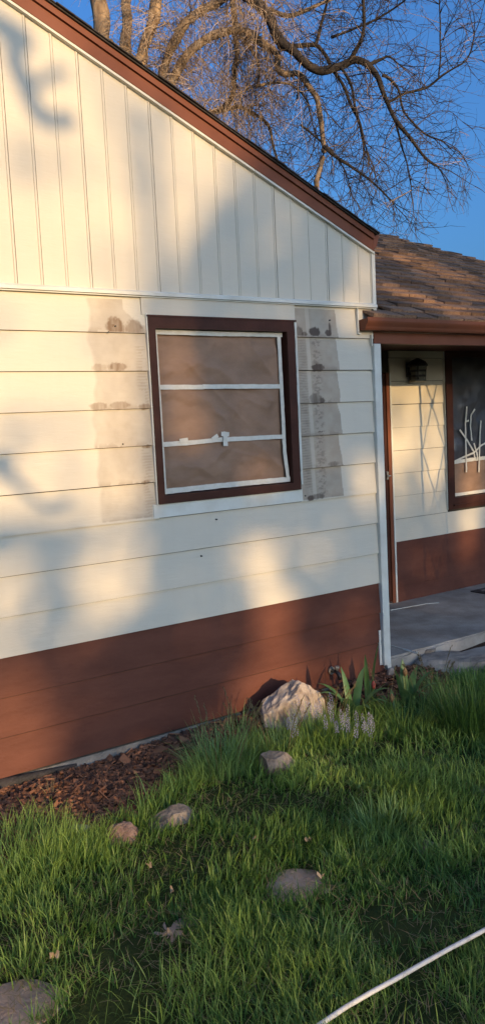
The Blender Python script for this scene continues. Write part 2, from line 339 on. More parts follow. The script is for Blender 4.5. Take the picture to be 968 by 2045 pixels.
def siding_board(name, x0, x1, zb, zt, Y, material, parent, k=None, stained=False, lip=0.015):
    """one lapped board: lower edge stands proud, the top tucks under the board above"""
    x0 += random.uniform(0.0005, 0.001); dzr = random.uniform(-0.0012, 0.0012)
    if stained:
        X = [x0]
        while X[-1] < x1-1e-6:
            x = X[-1]; fine = (1.90 < x < 2.34) or (3.28 < x < 3.72)
            step = 0.005 if fine else 0.09
            if not fine and x < 1.90: step = min(step, max(0.006, 1.901-x))
            if not fine and 2.3 < x < 3.28: step = min(step, max(0.006, 3.281-x))
            X.append(min(x1, x+step))
        X = np.array(X); nz = 41
    else: X = np.linspace(x0, x1, max(2, int((x1-x0)/0.35)+2)); nz = 2
    T = np.linspace(0, 1, nz); n = len(X)
    Zf = zb + dzr + (zt-zb)*T; Yf = Y - lip + (lip-0.002)*T
    gx, gzv = np.meshgrid(X, Zf); gy = np.repeat(Yf[:, None], n, 1) + (vfbm(gx*0.9, gzv*0+zb*7, 3)-0.5)*0.004*(1-T[:, None])
    Vv = np.stack([gx, gy, gzv], -1).reshape(-1, 3)
    Ii = np.arange(n*nz).reshape(nz, n)
    Ff = [np.stack([Ii[:-1,:-1].ravel(), Ii[:-1,1:].ravel(), Ii[1:,1:].ravel(), Ii[1:,:-1].ravel()], 1)]
    # underside: back to the wall, and two end caps
    b0 = len(Vv); under = np.stack([X, np.full(n, Y+0.004), np.full(n, zb+dzr+0.003)], 1); Vv = np.vstack([Vv, under])
    Ff.append(np.stack([b0+np.arange(n-1), b0+np.arange(1, n), Ii[0,1:], Ii[0,:-1]], 1))
    e0 = len(Vv); Vv = np.vstack([Vv, [[x0, Y+0.004, zt], [x1, Y+0.004, zt]]])
    Ff.append(np.array([[b0, Ii[0,0], Ii[-1,0], e0], [Ii[0,-1], b0+n-1, e0+1, Ii[-1,-1]]]))
    me = npmesh(name, Vv, np.vstack(Ff), material)
    if stained:
        col = np.zeros((len(Vv), 4), np.float32); col[:, 3] = 1
        col[:n*nz] = stain(gx, gzv, k).reshape(-1, 4)
        a = me.attributes.new('stain', 'FLOAT_COLOR', 'POINT'); a.data.foreach_set('color', col.ravel())
    o = link(name, me, parent); o.parent = parent; o.matrix_parent_inverse = parent.matrix_world.inverted() if False else Matrix.Identity(4)
    return o
# front wall boards, course by course, cut round the window
for k in range(-1+1, 12):
    zb = Z0 - k*BH; zt = (BELT-0.004) if k == 0 else Z0 - (k-1)*BH - (0.0030 if k <= 9 else 0.006)
    m = M['cream'] if k <= 8 else M['brown_siding']
    pieces = [(XL, XR)]
    if k <= 8 and zb < WZ1 and zt > WZ0:
        if zb >= WZ0 and k > 0: pieces = [(XL, WX0+0.004), (WX1-0.004, XR)]
        elif k == 0: pieces = [(XL, WX0+0.004), (WX1-0.004, XR)]; head = (zb, zt)
        else: pieces = [(XL, WX0+0.004), (WX1-0.004, XR)]; sillc = (zb, zt)
    if k > 5: 
        s = [0.3, 1.0, -0.4, 2.2, 0.7, 1.4][k-6]; pieces = [(XL, s), (s, XR)] if k < 9 else [(XL, XR)]
    for a, b in pieces:
        siding_board('siding_board', a, b, zb, zt, 0.0, m, front_wall, k, stained=(k <= 6 and k <= 8))
# flat patch boards above and below the window
hb = MB(); hb.box((WX0-0.03, -0.0165, WZ1+0.004), (WX1+0.006, 0.004, BELT-0.012)); hb.build('header_board', M['cream'], front_wall)
sb = MB(); sb.box((WX0-0.03, -0.0175, Z0-5*BH+0.002), (WX1+0.006, 0.004, WZ0-0.002)); sb.build('apron_board', M['white_trim'], front_wall)

for (px_, py_) in ((228,652),(243,887),(430,1037),(606,990),(214,664),(655,640),(400,1110)):
    q = onY(px_, py_); mbn = MB(); mbn.tube([(q[0], -0.019, q[2]), (q[0], -0.004, q[2])], 0.0042, 7); mbn.build('screw_head', M['black_metal'], front_wall)

# --- belt trim between siding and gable
bt = MB(); bt.prism([(-0.034, BELT-0.004), (0.004, BELT-0.004), (0.004, BELT+0.022), (-0.020, BELT+0.022), (-0.034, BELT+0.012)], 0, XL, 4.012)
belt = H(bt.build('belt_trim', M['white_trim']))
bt = MB(); bt.box((XL, -0.026, BELT-0.012), (4.0, 0.004, BELT-0.007)); b_ = bt.build('drip_strip', M['white_trim'], belt)

# --- gable with vertical boards
RS = 0.43
def rake(x): return 2.792 + (4.0-x)*RS if x > RIDGE else 2.792 + (4.0-RIDGE)*RS - (RIDGE-x)*RS
RIDGE = 0.85
gb = MB(); gb.prism([(XL, BELT+0.02), (4.0, BELT+0.02), (4.0, rake(4.0)), (RIDGE, rake(RIDGE)), (XL, rake(XL))], 1, 0.012, 0.1)
gable = H(gb.build('gable_wall', M['sheathing']))
jx = [1.598 + 0.135*k for k in range(-29, 18)]
for i, x in enumerate(jx + [3.998]):
    if i == 0: continue
    a, b = jx[i-1], (jx+[3.998])[i]
    if b < XL or b - a < 0.02: continue
    dy = random.uniform(-0.0015, 0.0015); w = b-a; g_ = random.uniform(0.0008, 0.0022)
    if i in (42, 45): g_ = 0.005
    zb = BELT + 0.0225
    # profile across the board: flat pan, small raised bead beside the joint
    prof = [(a+g_, 0.011), (a+g_, -0.004+dy), (b-0.016, -0.004+dy), (b-0.013, -0.009+dy), (b-0.004, -0.009+dy), (b-0.001, -0.004+dy), (b-0.0005, 0.011)]
    mb = MB(); n = len(prof)
    vs = [(px, py, zb) for px, py in prof] + [(px, py, rake(px)+0.008) for px, py in prof]
    if abs((a+b)/2-RIDGE) < w: vs = [(px, py, zb) for px, py in prof] + [(px, py, min(rake(px), rake(RIDGE))+0.008) for px, py in prof]
    mb.add(vs, [tuple(range(n))[::-1], tuple(range(n, 2*n))] + [(j, (j+1) % n, n+(j+1) % n, n+j) for j in range(n)])
    mb.build('gable_board', M['cream'], gable)
ct = MB(); ct.box((3.988, -0.020, BELT-0.02), (4.016, 0.10, 2.812)); ct.build('gable_corner_trim', M['white_trim'], gable)

# --- rake: white quarter strip, fascia boards, shingle edge
def strip(mb, za, zb, y0, y1, x0, x1):
    """sloped strip following the right-hand rake between offsets za..zb above the rake line"""
    poly = [(x0, rake(x0)+za), (x1, rake(x1)+za), (x1, rake(x1)+zb), (x0, rake(x0)+zb)]
    mb.prism(poly, 1, y0, y1); return mb
rk = MB()
for a, b in ((RIDGE, 3.07), (3.073, 4.008), (XL-0.2, RIDGE)): strip(rk, 0.0, 0.013, -0.030, 0.004, a, b)
rtrim = H(rk.build('rake_trim', M['white_trim']))
rf = MB()
for a, b in ((RIDGE, 4.0), (XL-0.25, RIDGE)): strip(rf, 0.0135, 0.0800, -0.034, 0.06, a, b)
fascia = H(rf.build('rake_fascia', M['brown']))
rf2 = MB()
for a, b in ((RIDGE, 3.99), (XL-0.25, RIDGE)): strip(rf2, 0.0835, 0.1165, -0.047, 0.06, a, b)
rf2.build('upper_fascia', M['brown'], None).parent = fascia
# return end of the rake: little gutter-shaped cap
ec = MB(); x = 3.995; z = 2.792
ec.prism([(x, z+0.117), (x+0.050, z+0.117), (x+0.052, z+0.102), (x+0.040, z+0.090), (x+0.030, z+0.055), (x+0.020, z+0.042), (x-0.012, z+0.020)], 1, -0.036, 0.9)
ec.build('fascia_return', M['brown'], None).parent = fascia
gr = MB()
for a, b in ((RIDGE, 4.010), (XL-0.30, RIDGE)): strip(gr, 0.118, 0.126, -0.060, 8.2, a, b)
groof = H(gr.build('gable_roof', M['roof_edge']))
for i in range(34):      # uneven shingle edges along the rake
    xa = RIDGE + i*(4.02-RIDGE)/34.0; xb = xa + (4.02-RIDGE)/34.0 - 0.002
    mb = MB(); strip(mb, 0.1265, 0.1265+random.uniform(0.004, 0.008), -0.066-random.uniform(0, 0.010), 0.25, xa, min(xb, 4.018))
    mb.build('edge_shingle', M['roof_edge'], groof)

# --- foundation
fo = MB(); fo.box((XL, -0.004, -0.30), (4.0, 0.15, -0.0005)); found = H(fo.build('foundation', M['old_concrete']))
tb = MB(); pts = [(x_, -0.012 - 0.010*vnoise(np.array(x_*5.0), np.array(0.3), 4), -0.028+0.012*float(vnoise(np.array(x_*4.0), np.array(1.7), 6))) for x_ in np.linspace(-1.5, 1.72, 40)]
tb.tube(pts, [0.032*min(1, (1.76-p[0])*2.2)+0.004 for p in pts], 8); tb.build('tar_bead', M['tar'], found, True)

# --- corner post
cp = MB(); cp.box((3.967, -0.036, 0.055), (4.029, 0.02, 2.214)); post = H(cp.build('corner_post', M['white_trim'], bevel=0.003))
cp = MB(); cp.prism([(3.99, 0.055), (4.029, 0.055), (4.030, 0.02), (4.018, 0.024), (4.012, 0.0)], 1, -0.034, -0.006); cp.build('splintered_end', M['white_trim'], post)
cp = MB(); cp.box((3.944, -0.016, 0.06), (3.962, 0.004, 0.30)); cp.build('loose_strip', M['white_trim'], post)
cp = MB(); cp.box((3.986, -0.004, 0.02), (3.996, 0.012, 2.3)); cp.build('shadow_gap_strip', M['black_metal'], post)
# step cut of the siding round the gutter
jc = MB(); jc.prism([(3.838, 2.275), (3.846, 2.275), (3.846, 2.432), (3.838, 2.440)], 1, -0.030, -0.012); jc.box((3.846, -0.030, 2.272), (3.864, -0.012, 2.279)); jc.box((3.955, -0.030, 2.20), (3.963, -0.012, 2.272))
H(jc.build('j_channel', M['white_trim']))

# --- porch wall
PY = 1.27; PXR = 8.6
pw = MB(); pw.box((4.0, PY+0.008, 0.0), (4.4, PY+0.15, 2.45)); pw.box((5.38, PY+0.008, 0.0), (6.10, PY+0.15, 2.45)); pw.box((7.30, PY+0.008, 0.0), (PXR, PY+0.15, 2.45))
pw.box((6.10, PY+0.008, 0.0), (7.30, PY+0.15, 0.87)); pw.box((6.10, PY+0.008, 2.32), (7.30, PY+0.15, 2.45)); pw.box((4.4, PY+0.008, 2.12), (5.38, PY+0.15, 2.45))
pw.box((4.4, PY+0.10, 0.0), (5.38, PY+0.15, 2.12)); pw.box((6.1, PY+0.12, 0.87), (7.3, PY+0.16, 2.32)); pw.box((PXR-0.12, PY+0.15, 0.0), (PXR, 8.0, 2.45))
porch_wall = H(pw.build('porch_wall', M['sheathing']))
for k in range(0, 12):
    zb = Z0 - k*BH; zt = 2.44 if k == 0 else Z0 - (k-1)*BH - 0.0038
    if zb < 0.05: zb = 0.078
    m = M['cream'] if k <= 8 else M['brown_siding']
    if zt < 0.86 or zb > 2.33: pcs = [(5.39, PXR)]
    else: pcs = [(5.39, 6.086), (7.32, PXR)]
    if 0.62 < zb < 0.86: pcs = [(5.39, 6.086), (6.086, PXR)]
    if k == 7: pcs = [(5.39, 6.086), (7.32, PXR)]
    for a, b in pcs: siding_board('siding_board', a, b, zb, zt, PY, m, porch_wall, k)

# --- porch door (only its hinge-side edge shows past the corner post)
door = H(MB().box((4.44, PY+0.03, 0.10), (5.34, PY+0.075, 2.10)).build('door', M['dark_brown']))
MB().box((4.55, PY+0.018, 1.15), (5.22, PY+0.029, 1.95)).build('door_panel', M['dark_brown'], door)
MB().box((4.55, PY+0.018, 0.25), (5.22, PY+0.029, 1.02)).build('door_panel', M['dark_brown'], door)
MB().box((5.335, PY-0.022, 0.082), (5.372, PY+0.05, 2.12)).build('door_jamb', M['brown'], door)
MB().box((5.3735, PY-0.026, 0.082), (5.392, PY+0.02, 2.12)).build('jamb_edge_strip', M['white_trim'], door)
MB().box((5.300, PY-0.010, 0.085), (5.3335, PY+0.028, 2.11)).build('storm_stile', M['dark_brown'], door)
lt = MB(); lt.box((5.305, PY-0.026, 1.19), (5.326, PY-0.011, 1.26)); lt.tube([(5.315, PY-0.026, 1.225), (5.315, PY-0.06, 1.225), (5.27, PY-0.06, 1.22)], 0.007, 6); lt.build('handle', M['brass'], door)
MB().box((4.40, PY-0.01, 0.0795), (5.39, PY+0.05, 0.098)).build('threshold', M['concrete'], door)

# --- porch ceiling, beam, gutter
pc = H(MB().box((4.0, 0.03, 2.31), (PXR+0.4, PY+0.004, 2.33)).build('porch_ceiling', M['dark_brown']))
beam = H(MB().box((3.992, -0.012, 2.218), (PXR+0.35, 0.028, 2.292)).build('porch_beam', M['brown'], bevel=0.002))
gp = [(-0.010, 2.296), (-0.075, 2.296), (-0.082, 2.306), (-0.086, 2.318), (-0.101, 2.340), (-0.106, 2.352), (-0.106, 2.372), (-0.098, 2.376), (-0.098, 2.368), (-0.018, 2.362), (-0.010, 2.362)]
gut = H(MB().prism(gp, 0, 3.858, PXR+0.45).build('gutter', M['brown']))
MB().prism([(a*1.02+0.0006, b) for a, b in gp], 0, 3.852, 3.8575).build('end_cap', M['brown'], gut)
MB().box((3.99, -0.009, 2.33), (PXR+0.42, 0.03, 2.36)).build('eave_board', M['brown'], gut)

# --- porch / main roof (pitch 1:2, hip at the right)
EY, EZ, RM = -0.085, 2.372, 0.5
HIPX = PXR + 0.33        # the hip starts at this eave corner
RDY = 4.1                # run to the ridge
def rz(y): return EZ + (y-EY)*RM
rp = MB()
ridge_x = HIPX - RDY
rp.add([(3.99, EY, EZ-0.012), (HIPX, EY, EZ-0.012), (ridge_x, EY+RDY, rz(EY+RDY)-0.012), (3.0, EY+RDY, rz(EY+RDY)-0.012), (HIPX, EY+2*RDY, EZ-0.012), (3.0, EY+2*RDY, EZ-0.012), (3.0, 1.0, rz(1.0)-0.012), (3.99, 1.0, rz(1.0)-0.012)],
       [(0, 1, 2, 3, 6, 7), (1, 4, 2), (2, 4, 5, 3)])
roof = H(rp.build('roof', M['shingle']))
EXPO = 0.128; SL = math.sqrt(1+RM*RM); cosr, sinr = 1/SL, RM/SL
# a few shared tab meshes
tabs = []
for i in range(14):
    w = 0.105 + 0.016*i/1.0 if i < 8 else 0.12 + 0.02*(i-8)
    th = 0.011 + 0.006*(i % 3); L_ = EXPO*1.25
    mb = MB(); y1, z1 = L_*cosr, L_*sinr
    j = 0.004*random.uniform(-1, 1)
    up = lambda s, t: (s*L_*cosr - t*sinr, s*L_*sinr + t*cosr)
    vs = []
    for x_, jj in ((0, 0), (w-0.006, j)):
        for s, t in ((jj/L_, 0.0), (jj/L_, th+0.004), (1, 0.001), (1, -0.004)):
            a, b = up(s, t); vs.append((x_, a, b))
    mb.add(vs, [(0, 1, 2, 3), (4, 7, 6, 5), (0, 4, 5, 1), (1, 5, 6, 2), (2, 6, 7, 3), (3, 7, 4, 0)])
    tabs.append((w, mb.mesh('shingle', M['shingle']), mb))
cands = []
for c in range(0, int(RDY*SL/EXPO)):
    s = c*EXPO; y = EY - 0.012 + s*cosr; z = EZ + s*sinr + 0.001
    x = (3.90 if c < 1 else 4.0) - random.uniform(0, 0.15) if y < 1.0 else 3.9
    xe = HIPX - (y-EY)
    if c == 0: x = 3.905
    while x < xe - 0.02:
        ti = random.randrange(14); w = tabs[ti][0]
        if x + 0.0 >= (3.90 if y < 0 else 4.012 - 0.02) or y > 1.0:
            cands.append((x if (y > 0.9 or x > 4.014 or c == 0) else 4.014, y + random.uniform(-0.004, 0.004), z, ti))
        x += w
def pix(P):
    d = np.asarray(P)-CAM; zz = d@_f; return PW/2+FPX*(d@_r)/zz, PH/2-FPX*(d@_u)/zz, zz
def score(q):
    px_, py_, zz = pix((q[0]+0.07, q[1], q[2])); vis = (-20 < px_ < PW+40) and (px_ > 735)
    return (0 if vis else 100) + zz
cands.sort(key=score)
for (x, y, z, ti) in cands[:298]:
    o = bpy.data.objects.new('shingle', tabs[ti][1]); C.objects.link(o); o.parent = roof; o.location = (x, y, z)
far = MB()
for (x, y, z, ti) in cands[298:]:
    far.add([(a+x, b+y, c_+z) for a, b, c_ in tabs[ti][2].v], tabs[ti][2].f)
tag(far.build('upper_shingles', M['shingle'], roof), kind='stuff')
hp = MB()
for i in range(46):
    t = i/46.0; x = HIPX - t*RDY; y = EY + t*RDY; z = rz(y) + 0.016
    a = Vector((x, y, z)); d = Vector((-1, 1, RM)).normalized(); n1 = Vector((-1, -1, 0)).normalized()
    L_ = 0.155; lift = Vector((0, 0, 0.008))
    q0, q1 = a + lift, a + d*L_
    hp.add([q0, q1, q0+Vector((-0.13, 0.0, 0.0)), q1+Vector((-0.13, 0.0, 0.0)), q0+Vector((0.0, 0.13, -0.0)), q1+Vector((0.0, 0.13, 0.0)), q0-Vector((0, 0, 0.012)), q0+Vector((-0.13, 0, -0.012))],
           [(0, 1, 3, 2), (1, 0, 4, 5), (6, 0, 2, 7)])
tag(hp.build('hip_caps', M['shingle'], roof), kind='stuff')

# --- front window, masked for painting
WC = dict(x0=2.347, x1=3.256, z0=1.358, z1=2.276)
def frame(mb, X0, X1, Z0_, Z1_, x0, x1, z0, z1, y0, y1):
    mb.box((X0, y0, Z0_), (x0, y1, Z1_)); mb.box((x1, y0, Z0_), (X1, y1, Z1_)); mb.box((x0, y0, Z0_), (x1, y1, z0)); mb.box((x0, y0, z1), (x1, y1, Z1_)); return mb
win = H(frame(MB(), WX0, WX1-0.012, WZ0, WZ1, WC['x0'], WC['x1'], WC['z0'], WC['z1'], -0.030, 0.085).build('window', M['dark_brown']))
sf = frame(MB(), WC['x0'], WC['x1'], WC['z0'], WC['z1'], WC['x0']+0.02, WC['x1']-0.02, WC['z0']+0.02, WC['z1']-0.02, 0.030, 0.084); sf.build('sash', M['dark_brown'], win)
MB().box((WC['x0']+0.02, 0.05, WC['z0']+0.02), (WC['x1']-0.02, 0.055, WC['z1']-0.02)).build('glass_pane', M['glass'], win)
MB().box((WX0-0.008, -0.022, WZ0-0.006), (WX0-0.0005, 0.002, WZ1+0.012)).build('edge_strip', M['white_trim'], win)
es = MB(); zz_ = np.linspace(WZ0+0.03, WZ1-0.01, 14)
for i in range(13):
    a = 0.0115*(0.6+0.4*random.random()); es.add([(WX1-0.0118-(a-0.0115), -0.0305, zz_[i]), (WX1+0.010, -0.024, zz_[i]), (WX1+0.010, -0.024, zz_[i+1]), (WX1-0.0118, -0.0305, zz_[i+1]), (WX1-0.0118, 0.0, zz_[i]), (WX1+0.010, 0.0, zz_[i]), (WX1+0.010, 0.0, zz_[i+1]), (WX1-0.0118, 0.0, zz_[i+1])],
           [(0,3,2,1),(4,5,6,7),(0,1,5,4),(1,2,6,5),(2,3,7,6),(3,0,4,7)])
es.build('edge_strip', M['white_trim'], win)
MB().box((WX0-0.004, -0.034, WZ1-0.006), (WX1+0.002, -0.001, WZ1+0.0035)).build('drip_cap', M['dark_brown'], win)
# paper sheet: crumpled grid
def sheet(name, x0, x1, z0, z1, y, material, parent, amp=0.006, nx_=60, nz_=60, seed=1):
    X, Z = np.meshgrid(np.linspace(x0, x1, nx_), np.linspace(z0, z1, nz_))
    w = vfbm(X*4+Z*2.2, Z*6-X*1.5, seed, 4); w2 = np.abs(vfbm(X*3.1-Z*2.5, Z*3.4+X*2, seed+40, 3)-0.5)*2
    ed = np.minimum(np.minimum(X-x0, x1-X), np.minimum(Z-z0, z1-Z)); ed = np.clip(ed/0.05, 0, 1)
    Y = y - ed*amp*(0.3 + 1.6*(w-0.3) + 1.2*(1-np.clip(w2*3, 0, 1)))
    for (ax, az, bx, bz, cw, ca) in ((2.42, 2.22, 3.02, 1.67, 0.022, 0.010), (2.95, 2.24, 3.20, 1.98, 0.016, 0.006), (2.45, 1.60, 2.75, 1.40, 0.016, 0.005), (2.75, 1.60, 3.15, 1.50, 0.018, 0.006), (2.85, 1.93, 3.2, 1.85, 0.012, 0.005)):
        if x0 < 3.5:
            dd = ((X-ax)*(bz-az)-(Z-az)*(bx-ax))/math.hypot(bx-ax, bz-az); tt = ((X-ax)*(bx-ax)+(Z-az)*(bz-az))/((bx-ax)**2+(bz-az)**2)
            Y -= ca*np.exp(-np.abs(dd)/cw)*np.clip(tt*4, 0, 1)*np.clip((1-tt)*4, 0, 1)
    Vs = np.stack([X, Y, Z], -1).reshape(-1, 3); Ii = np.arange(nx_*nz_).reshape(nz_, nx_)
    Ff = np.stack([Ii[:-1,:-1].ravel(), Ii[:-1,1:].ravel(), Ii[1:,1:].ravel(), Ii[1:,:-1].ravel()], 1)
    return link(name, npmesh(name, Vs, Ff, material, smooth=True), parent)
sheet('masking_paper', WC['x0']+0.012, WC['x1']-0.012, WC['z0']+0.012, WC['z1']-0.012, 0.030, M['paper'], win, 0.013, 110, 110)
def tape(parent, pts, w, y, seed=0, m=None):
    """flat strip following (x,z) points with torn, slightly wavy edges"""
    P = [np.array(p, float) for p in pts]; Q = []
    for a, b in zip(P[:-1], P[1:]):
        n = max(2, int(np.linalg.norm(b-a)/0.03))
        for i in range(n): Q.append(a+(b-a)*i/n)
    Q.append(P[-1]); vs = []; fs = []
    for i, q in enumerate(Q):
        d = Q[min(i+1, len(Q)-1)]-Q[max(i-1, 0)]; d = d/np.linalg.norm(d); nrm = np.array([-d[1], d[0]])
        ww = w/2*(1+0.10*(random.random()-0.5)); off = 0.0016*(random.random()-0.5)
        yy = y - 0.0012*random.random()
        a = q+nrm*(ww+off); b = q-nrm*(ww-off)
        vs += [(a[0], yy, a[1]), (b[0], yy, b[1])]
        if i: fs.append((2*i-2, 2*i-1, 2*i+1, 2*i))
    mb = MB(); mb.add(vs, fs); o = mb.build('tape_strip', m or M['tape'], parent)
    md = o.modifiers.new('thickness', 'SOLIDIFY'); md.thickness = 0.0012; md.offset = 0
    return o
X0, X1, A0, A1 = WC['x0'], WC['x1'], WC['z0'], WC['z1']
ty = 0.006
tape(win, [(X0+0.004, A1-0.016), (2.8, A1-0.018), (X1-0.012, A1-0.016)], 0.026, ty)
tape(win, [(X0+0.016, A0+0.010), (X0+0.015, 1.8), (X0+0.013, A1-0.02)], 0.024, ty-0.003)
tape(win, [(X1-0.040, A1-0.02), (X1-0.036, 1.9), (X1-0.034, 1.55), (X1-0.016, A0+0.02)], 0.026, ty-0.003)
tape(win, [(X0+0.004, A0+0.020), (2.8, A0+0.024), (X1-0.004, A0+0.022)], 0.030, ty-0.006)
tape(win, [(X0+0.018, 1.957), (2.66, 1.954)], 0.026, ty-0.004); tape(win, [(2.65, 1.956), (X1-0.035, 1.950)], 0.026, ty-0.007)
tape(win, [(X0+0.018, 1.641), (2.55, 1.641), (2.72, 1.648), (X1-0.03, 1.645)], 0.026, ty-0.004)
tape(win, [(2.475, 1.656), (2.53, 1.660)], 0.022, ty-0.008); tape(win, [(2.695, 1.654), (2.735, 1.674)], 0.022, ty-0.008)
tape(win, [(2.790, 1.692), (2.783, 1.66), (2.782, 1.61)], 0.030, ty-0.012); tape(win, [(2.758, 1.682), (2.812, 1.676)], 0.026, ty-0.010)

# --- porch window
VX0, VX1, VZ0, VZ1 = 6.083, 7.31, 0.850, 2.340
PI_ = dict(x0=6.17, x1=7.225, z0=0.955, z1=2.262)
pwin = H(frame(MB(), VX0, VX1, VZ0, VZ1, PI_['x0'], PI_['x1'], PI_['z0'], PI_['z1'], PY-0.035, PY+0.10).build('porch_window', M['dark_brown']))
MB().box((VX0+0.06, PY-0.050, VZ0+0.028), (VX1-0.06, PY-0.036, VZ0+0.040)).build('sill_bead', M['dark_brown'], pwin)
MB().box((VX0-0.008, PY-0.024, VZ0-0.004), (VX0-0.0005, PY+0.002, VZ1)).build('edge_strip', M['white_trim'], pwin)
MB().box((PI_['x0'], PY+0.050, PI_['z0']), (PI_['x1'], PY+0.056, PI_['z1'])).build('glass_pane', M['glass'], pwin)
sheet('window_film', PI_['x0']+0.002, PI_['x1']-0.002, 1.285, PI_['z1']-0.002, PY+0.040, M['film'], pwin, 0.012, 50, 50, 7)
sheet('masking_paper', PI_['x0']+0.002, PI_['x1']-0.002, PI_['z0']+0.002, 1.292, PY+0.036, M['paper'], pwin, 0.008, 50, 30, 9)
pty = PY+0.012
tape(pwin, [(6.174, 1.282), (6.45, 1.293), (6.75, 1.300), (7.21, 1.31)], 0.034, pty)
tape(pwin, [(6.174, 0.975), (6.6, 0.978), (7.21, 0.98)], 0.030, pty)
def vpx(x, y): p = onY(x, y, pty); return (p[0], p[2])
for q in ([(930,812),(927,845),(929,943)], [(927,842),(934,840)], [(938,830),(938,838),(937,850),(940,880)], [(938,830),(946,817)], [(958,840),(956,870),(954,943)], [(916,858),(930,878),(944,902),(946,914)], [(906,921),(925,912),(944,904),(958,890),(975,880)], [(944,885),(950,905),(951,918)]):
    tape(pwin, [vpx(*p) for p in q], 0.017, pty-0.006-0.002*random.random())

# ------------------------------------------------------------------ porch floor, mat, lamp, iron column
def roughbox(name, a, b, n, amp, material, seed=0):
    bm = bmesh.new(); bmesh.ops.create_cube(bm, size=1)
    for v in bm.verts: v.co = Vector([a[i] + (v.co[i]+0.5)*(b[i]-a[i]) for i in range(3)])
    bmesh.ops.bevel(bm, geom=list(bm.edges), offset=0.012, segments=2, affect='EDGES')
    for ax in range(2):
        L_ = b[ax]-a[ax]
        for i in range(1, max(2, int(L_/n))):
            co = [0, 0, 0]; co[ax] = a[ax]+L_*i/max(2, int(L_/n)); no = [0, 0, 0]; no[ax] = 1
            bmesh.ops.bisect_plane(bm, geom=bm.verts[:]+bm.edges[:]+bm.faces[:], plane_co=co, plane_no=no)
    for v in bm.verts:
        q = v.co*9; d = mnoise.noise_vector(q + Vector((seed, 0, 0)))*amp
        edge = 1 if v.co.z < b[2]-0.001 else 0.35
        v.co += Vector((0, d.y*edge, d.z*(0.15 if v.co.z > b[2]-0.003 else 1)))
    me = bpy.data.meshes.new(name); bm.to_mesh(me); bm.free(); me.materials.append(material); return link(name, me)
slab = roughbox('porch_floor', (4.035, 0.03, -0.25), (PXR+0.3, PY+0.01, 0.078), 0.06, 0.012, M['concrete'], 3); tag(slab, 'grey concrete porch floor with a worn front edge', 'porch floor', kind='structure')
for (pts, w) in (([(778,1219),(850,1206),(875,1204)], 0.012), ([(780,1290),(812,1298),(832,1306)], 0.012), ([(805,1298),(818,1302),(834,1303)], 0.008)):
    mb = MB(); P = [onZ(x, y, 0.08) for x, y in pts]
    for a, b in zip(P[:-1], P[1:]):
        d = (b-a)/np.linalg.norm(b-a); n_ = np.array([-d[1], d[0], 0])*w/2
        mb.add([a+n_, a-n_, b-n_, b+n_, a+n_+[0,0,.004], a-n_+[0,0,.004], b-n_+[0,0,.004], b+n_+[0,0,.004]], [(4,5,6,7),(0,1,5,4),(1,2,6,5),(2,3,7,6),(3,0,4,7)])
    mb.build('mortar_line', M['white_trim'], slab)
walk = roughbox('front_path', (4.72, -0.50, -0.25), (7.5, 0.015, -0.015), 0.08, 0.01, M['concrete'], 8); tag(walk, 'concrete path at the foot of the porch', 'path', kind='structure')

dm = empty('door_mat', (6.55, 0.86, 0.079), 'dark brown patterned door mat lying on the porch floor', 'door mat')
ang = math.radians(0); 
a_ = onZ(921, 1179, 0.079)
mbm = MB(); mbm.box((a_[0]-6.55, -0.30, 0.001), (0.62, 0.22, 0.010)); mbm.build('mat_base', M['mat_rubber'], dm)
mbp = MB()
for i in range(9):
    for j in range(6):
        x = a_[0]-6.55+0.045+i*0.088; y = -0.262+j*0.078
        mbp.box((x, y, 0.0102), (x+0.066+0.008*((i+j) % 2), y+0.05, 0.017))
mbp.build('mat_pile', M['mat_pile'], dm)

lp = onY(816, 742, PY)
lamp = empty('wall_lantern', (lp[0], PY-0.016, lp[2]), 'black porch wall lantern with slatted pale glass beside the door', 'wall lamp')
MB().box((-0.055, -0.020, -0.05), (0.055, 0.006, 0.075)).build('back_plate', M['black_metal'], lamp, bevel=0.004)
cap = MB(); cap.tube([(0, -0.085, 0.035), (0, -0.085, 0.045), (0, -0.085, 0.075), (0, -0.085, 0.098), (0, -0.085, 0.108)], [0.092, 0.094, 0.075, 0.035, 0.008], 12); cap.build('cap', M['black_metal'], lamp)
MB().tube([(0, -0.085, 0.034), (0, -0.085, -0.085)], [0.070, 0.058], 8).build('glass_shade', M['lamp_glass'], lamp)
for zz in (-0.004, -0.048, -0.088): MB().tube([(0, -0.085, zz+0.009), (0, -0.085, zz-0.009)], [0.0755, 0.0755], 8).build('band', M['black_metal'] if zz > -0.08 else M['lamp_glass'], lamp)
for a in range(4): MB().tube([(0.074*math.cos(a*1.57+0.8), -0.085+0.074*math.sin(a*1.57+0.8), 0.035), (0.064*math.cos(a*1.57+0.8), -0.085+0.064*math.sin(a*1.57+0.8), -0.092)], 0.005, 5).build('rib', M['black_metal'], lamp)
MB().tube([(0, -0.012, 0.06), (0, -0.05, 0.075), (0, -0.085, 0.09)], 0.009, 6).build('arm', M['black_metal'], lamp)

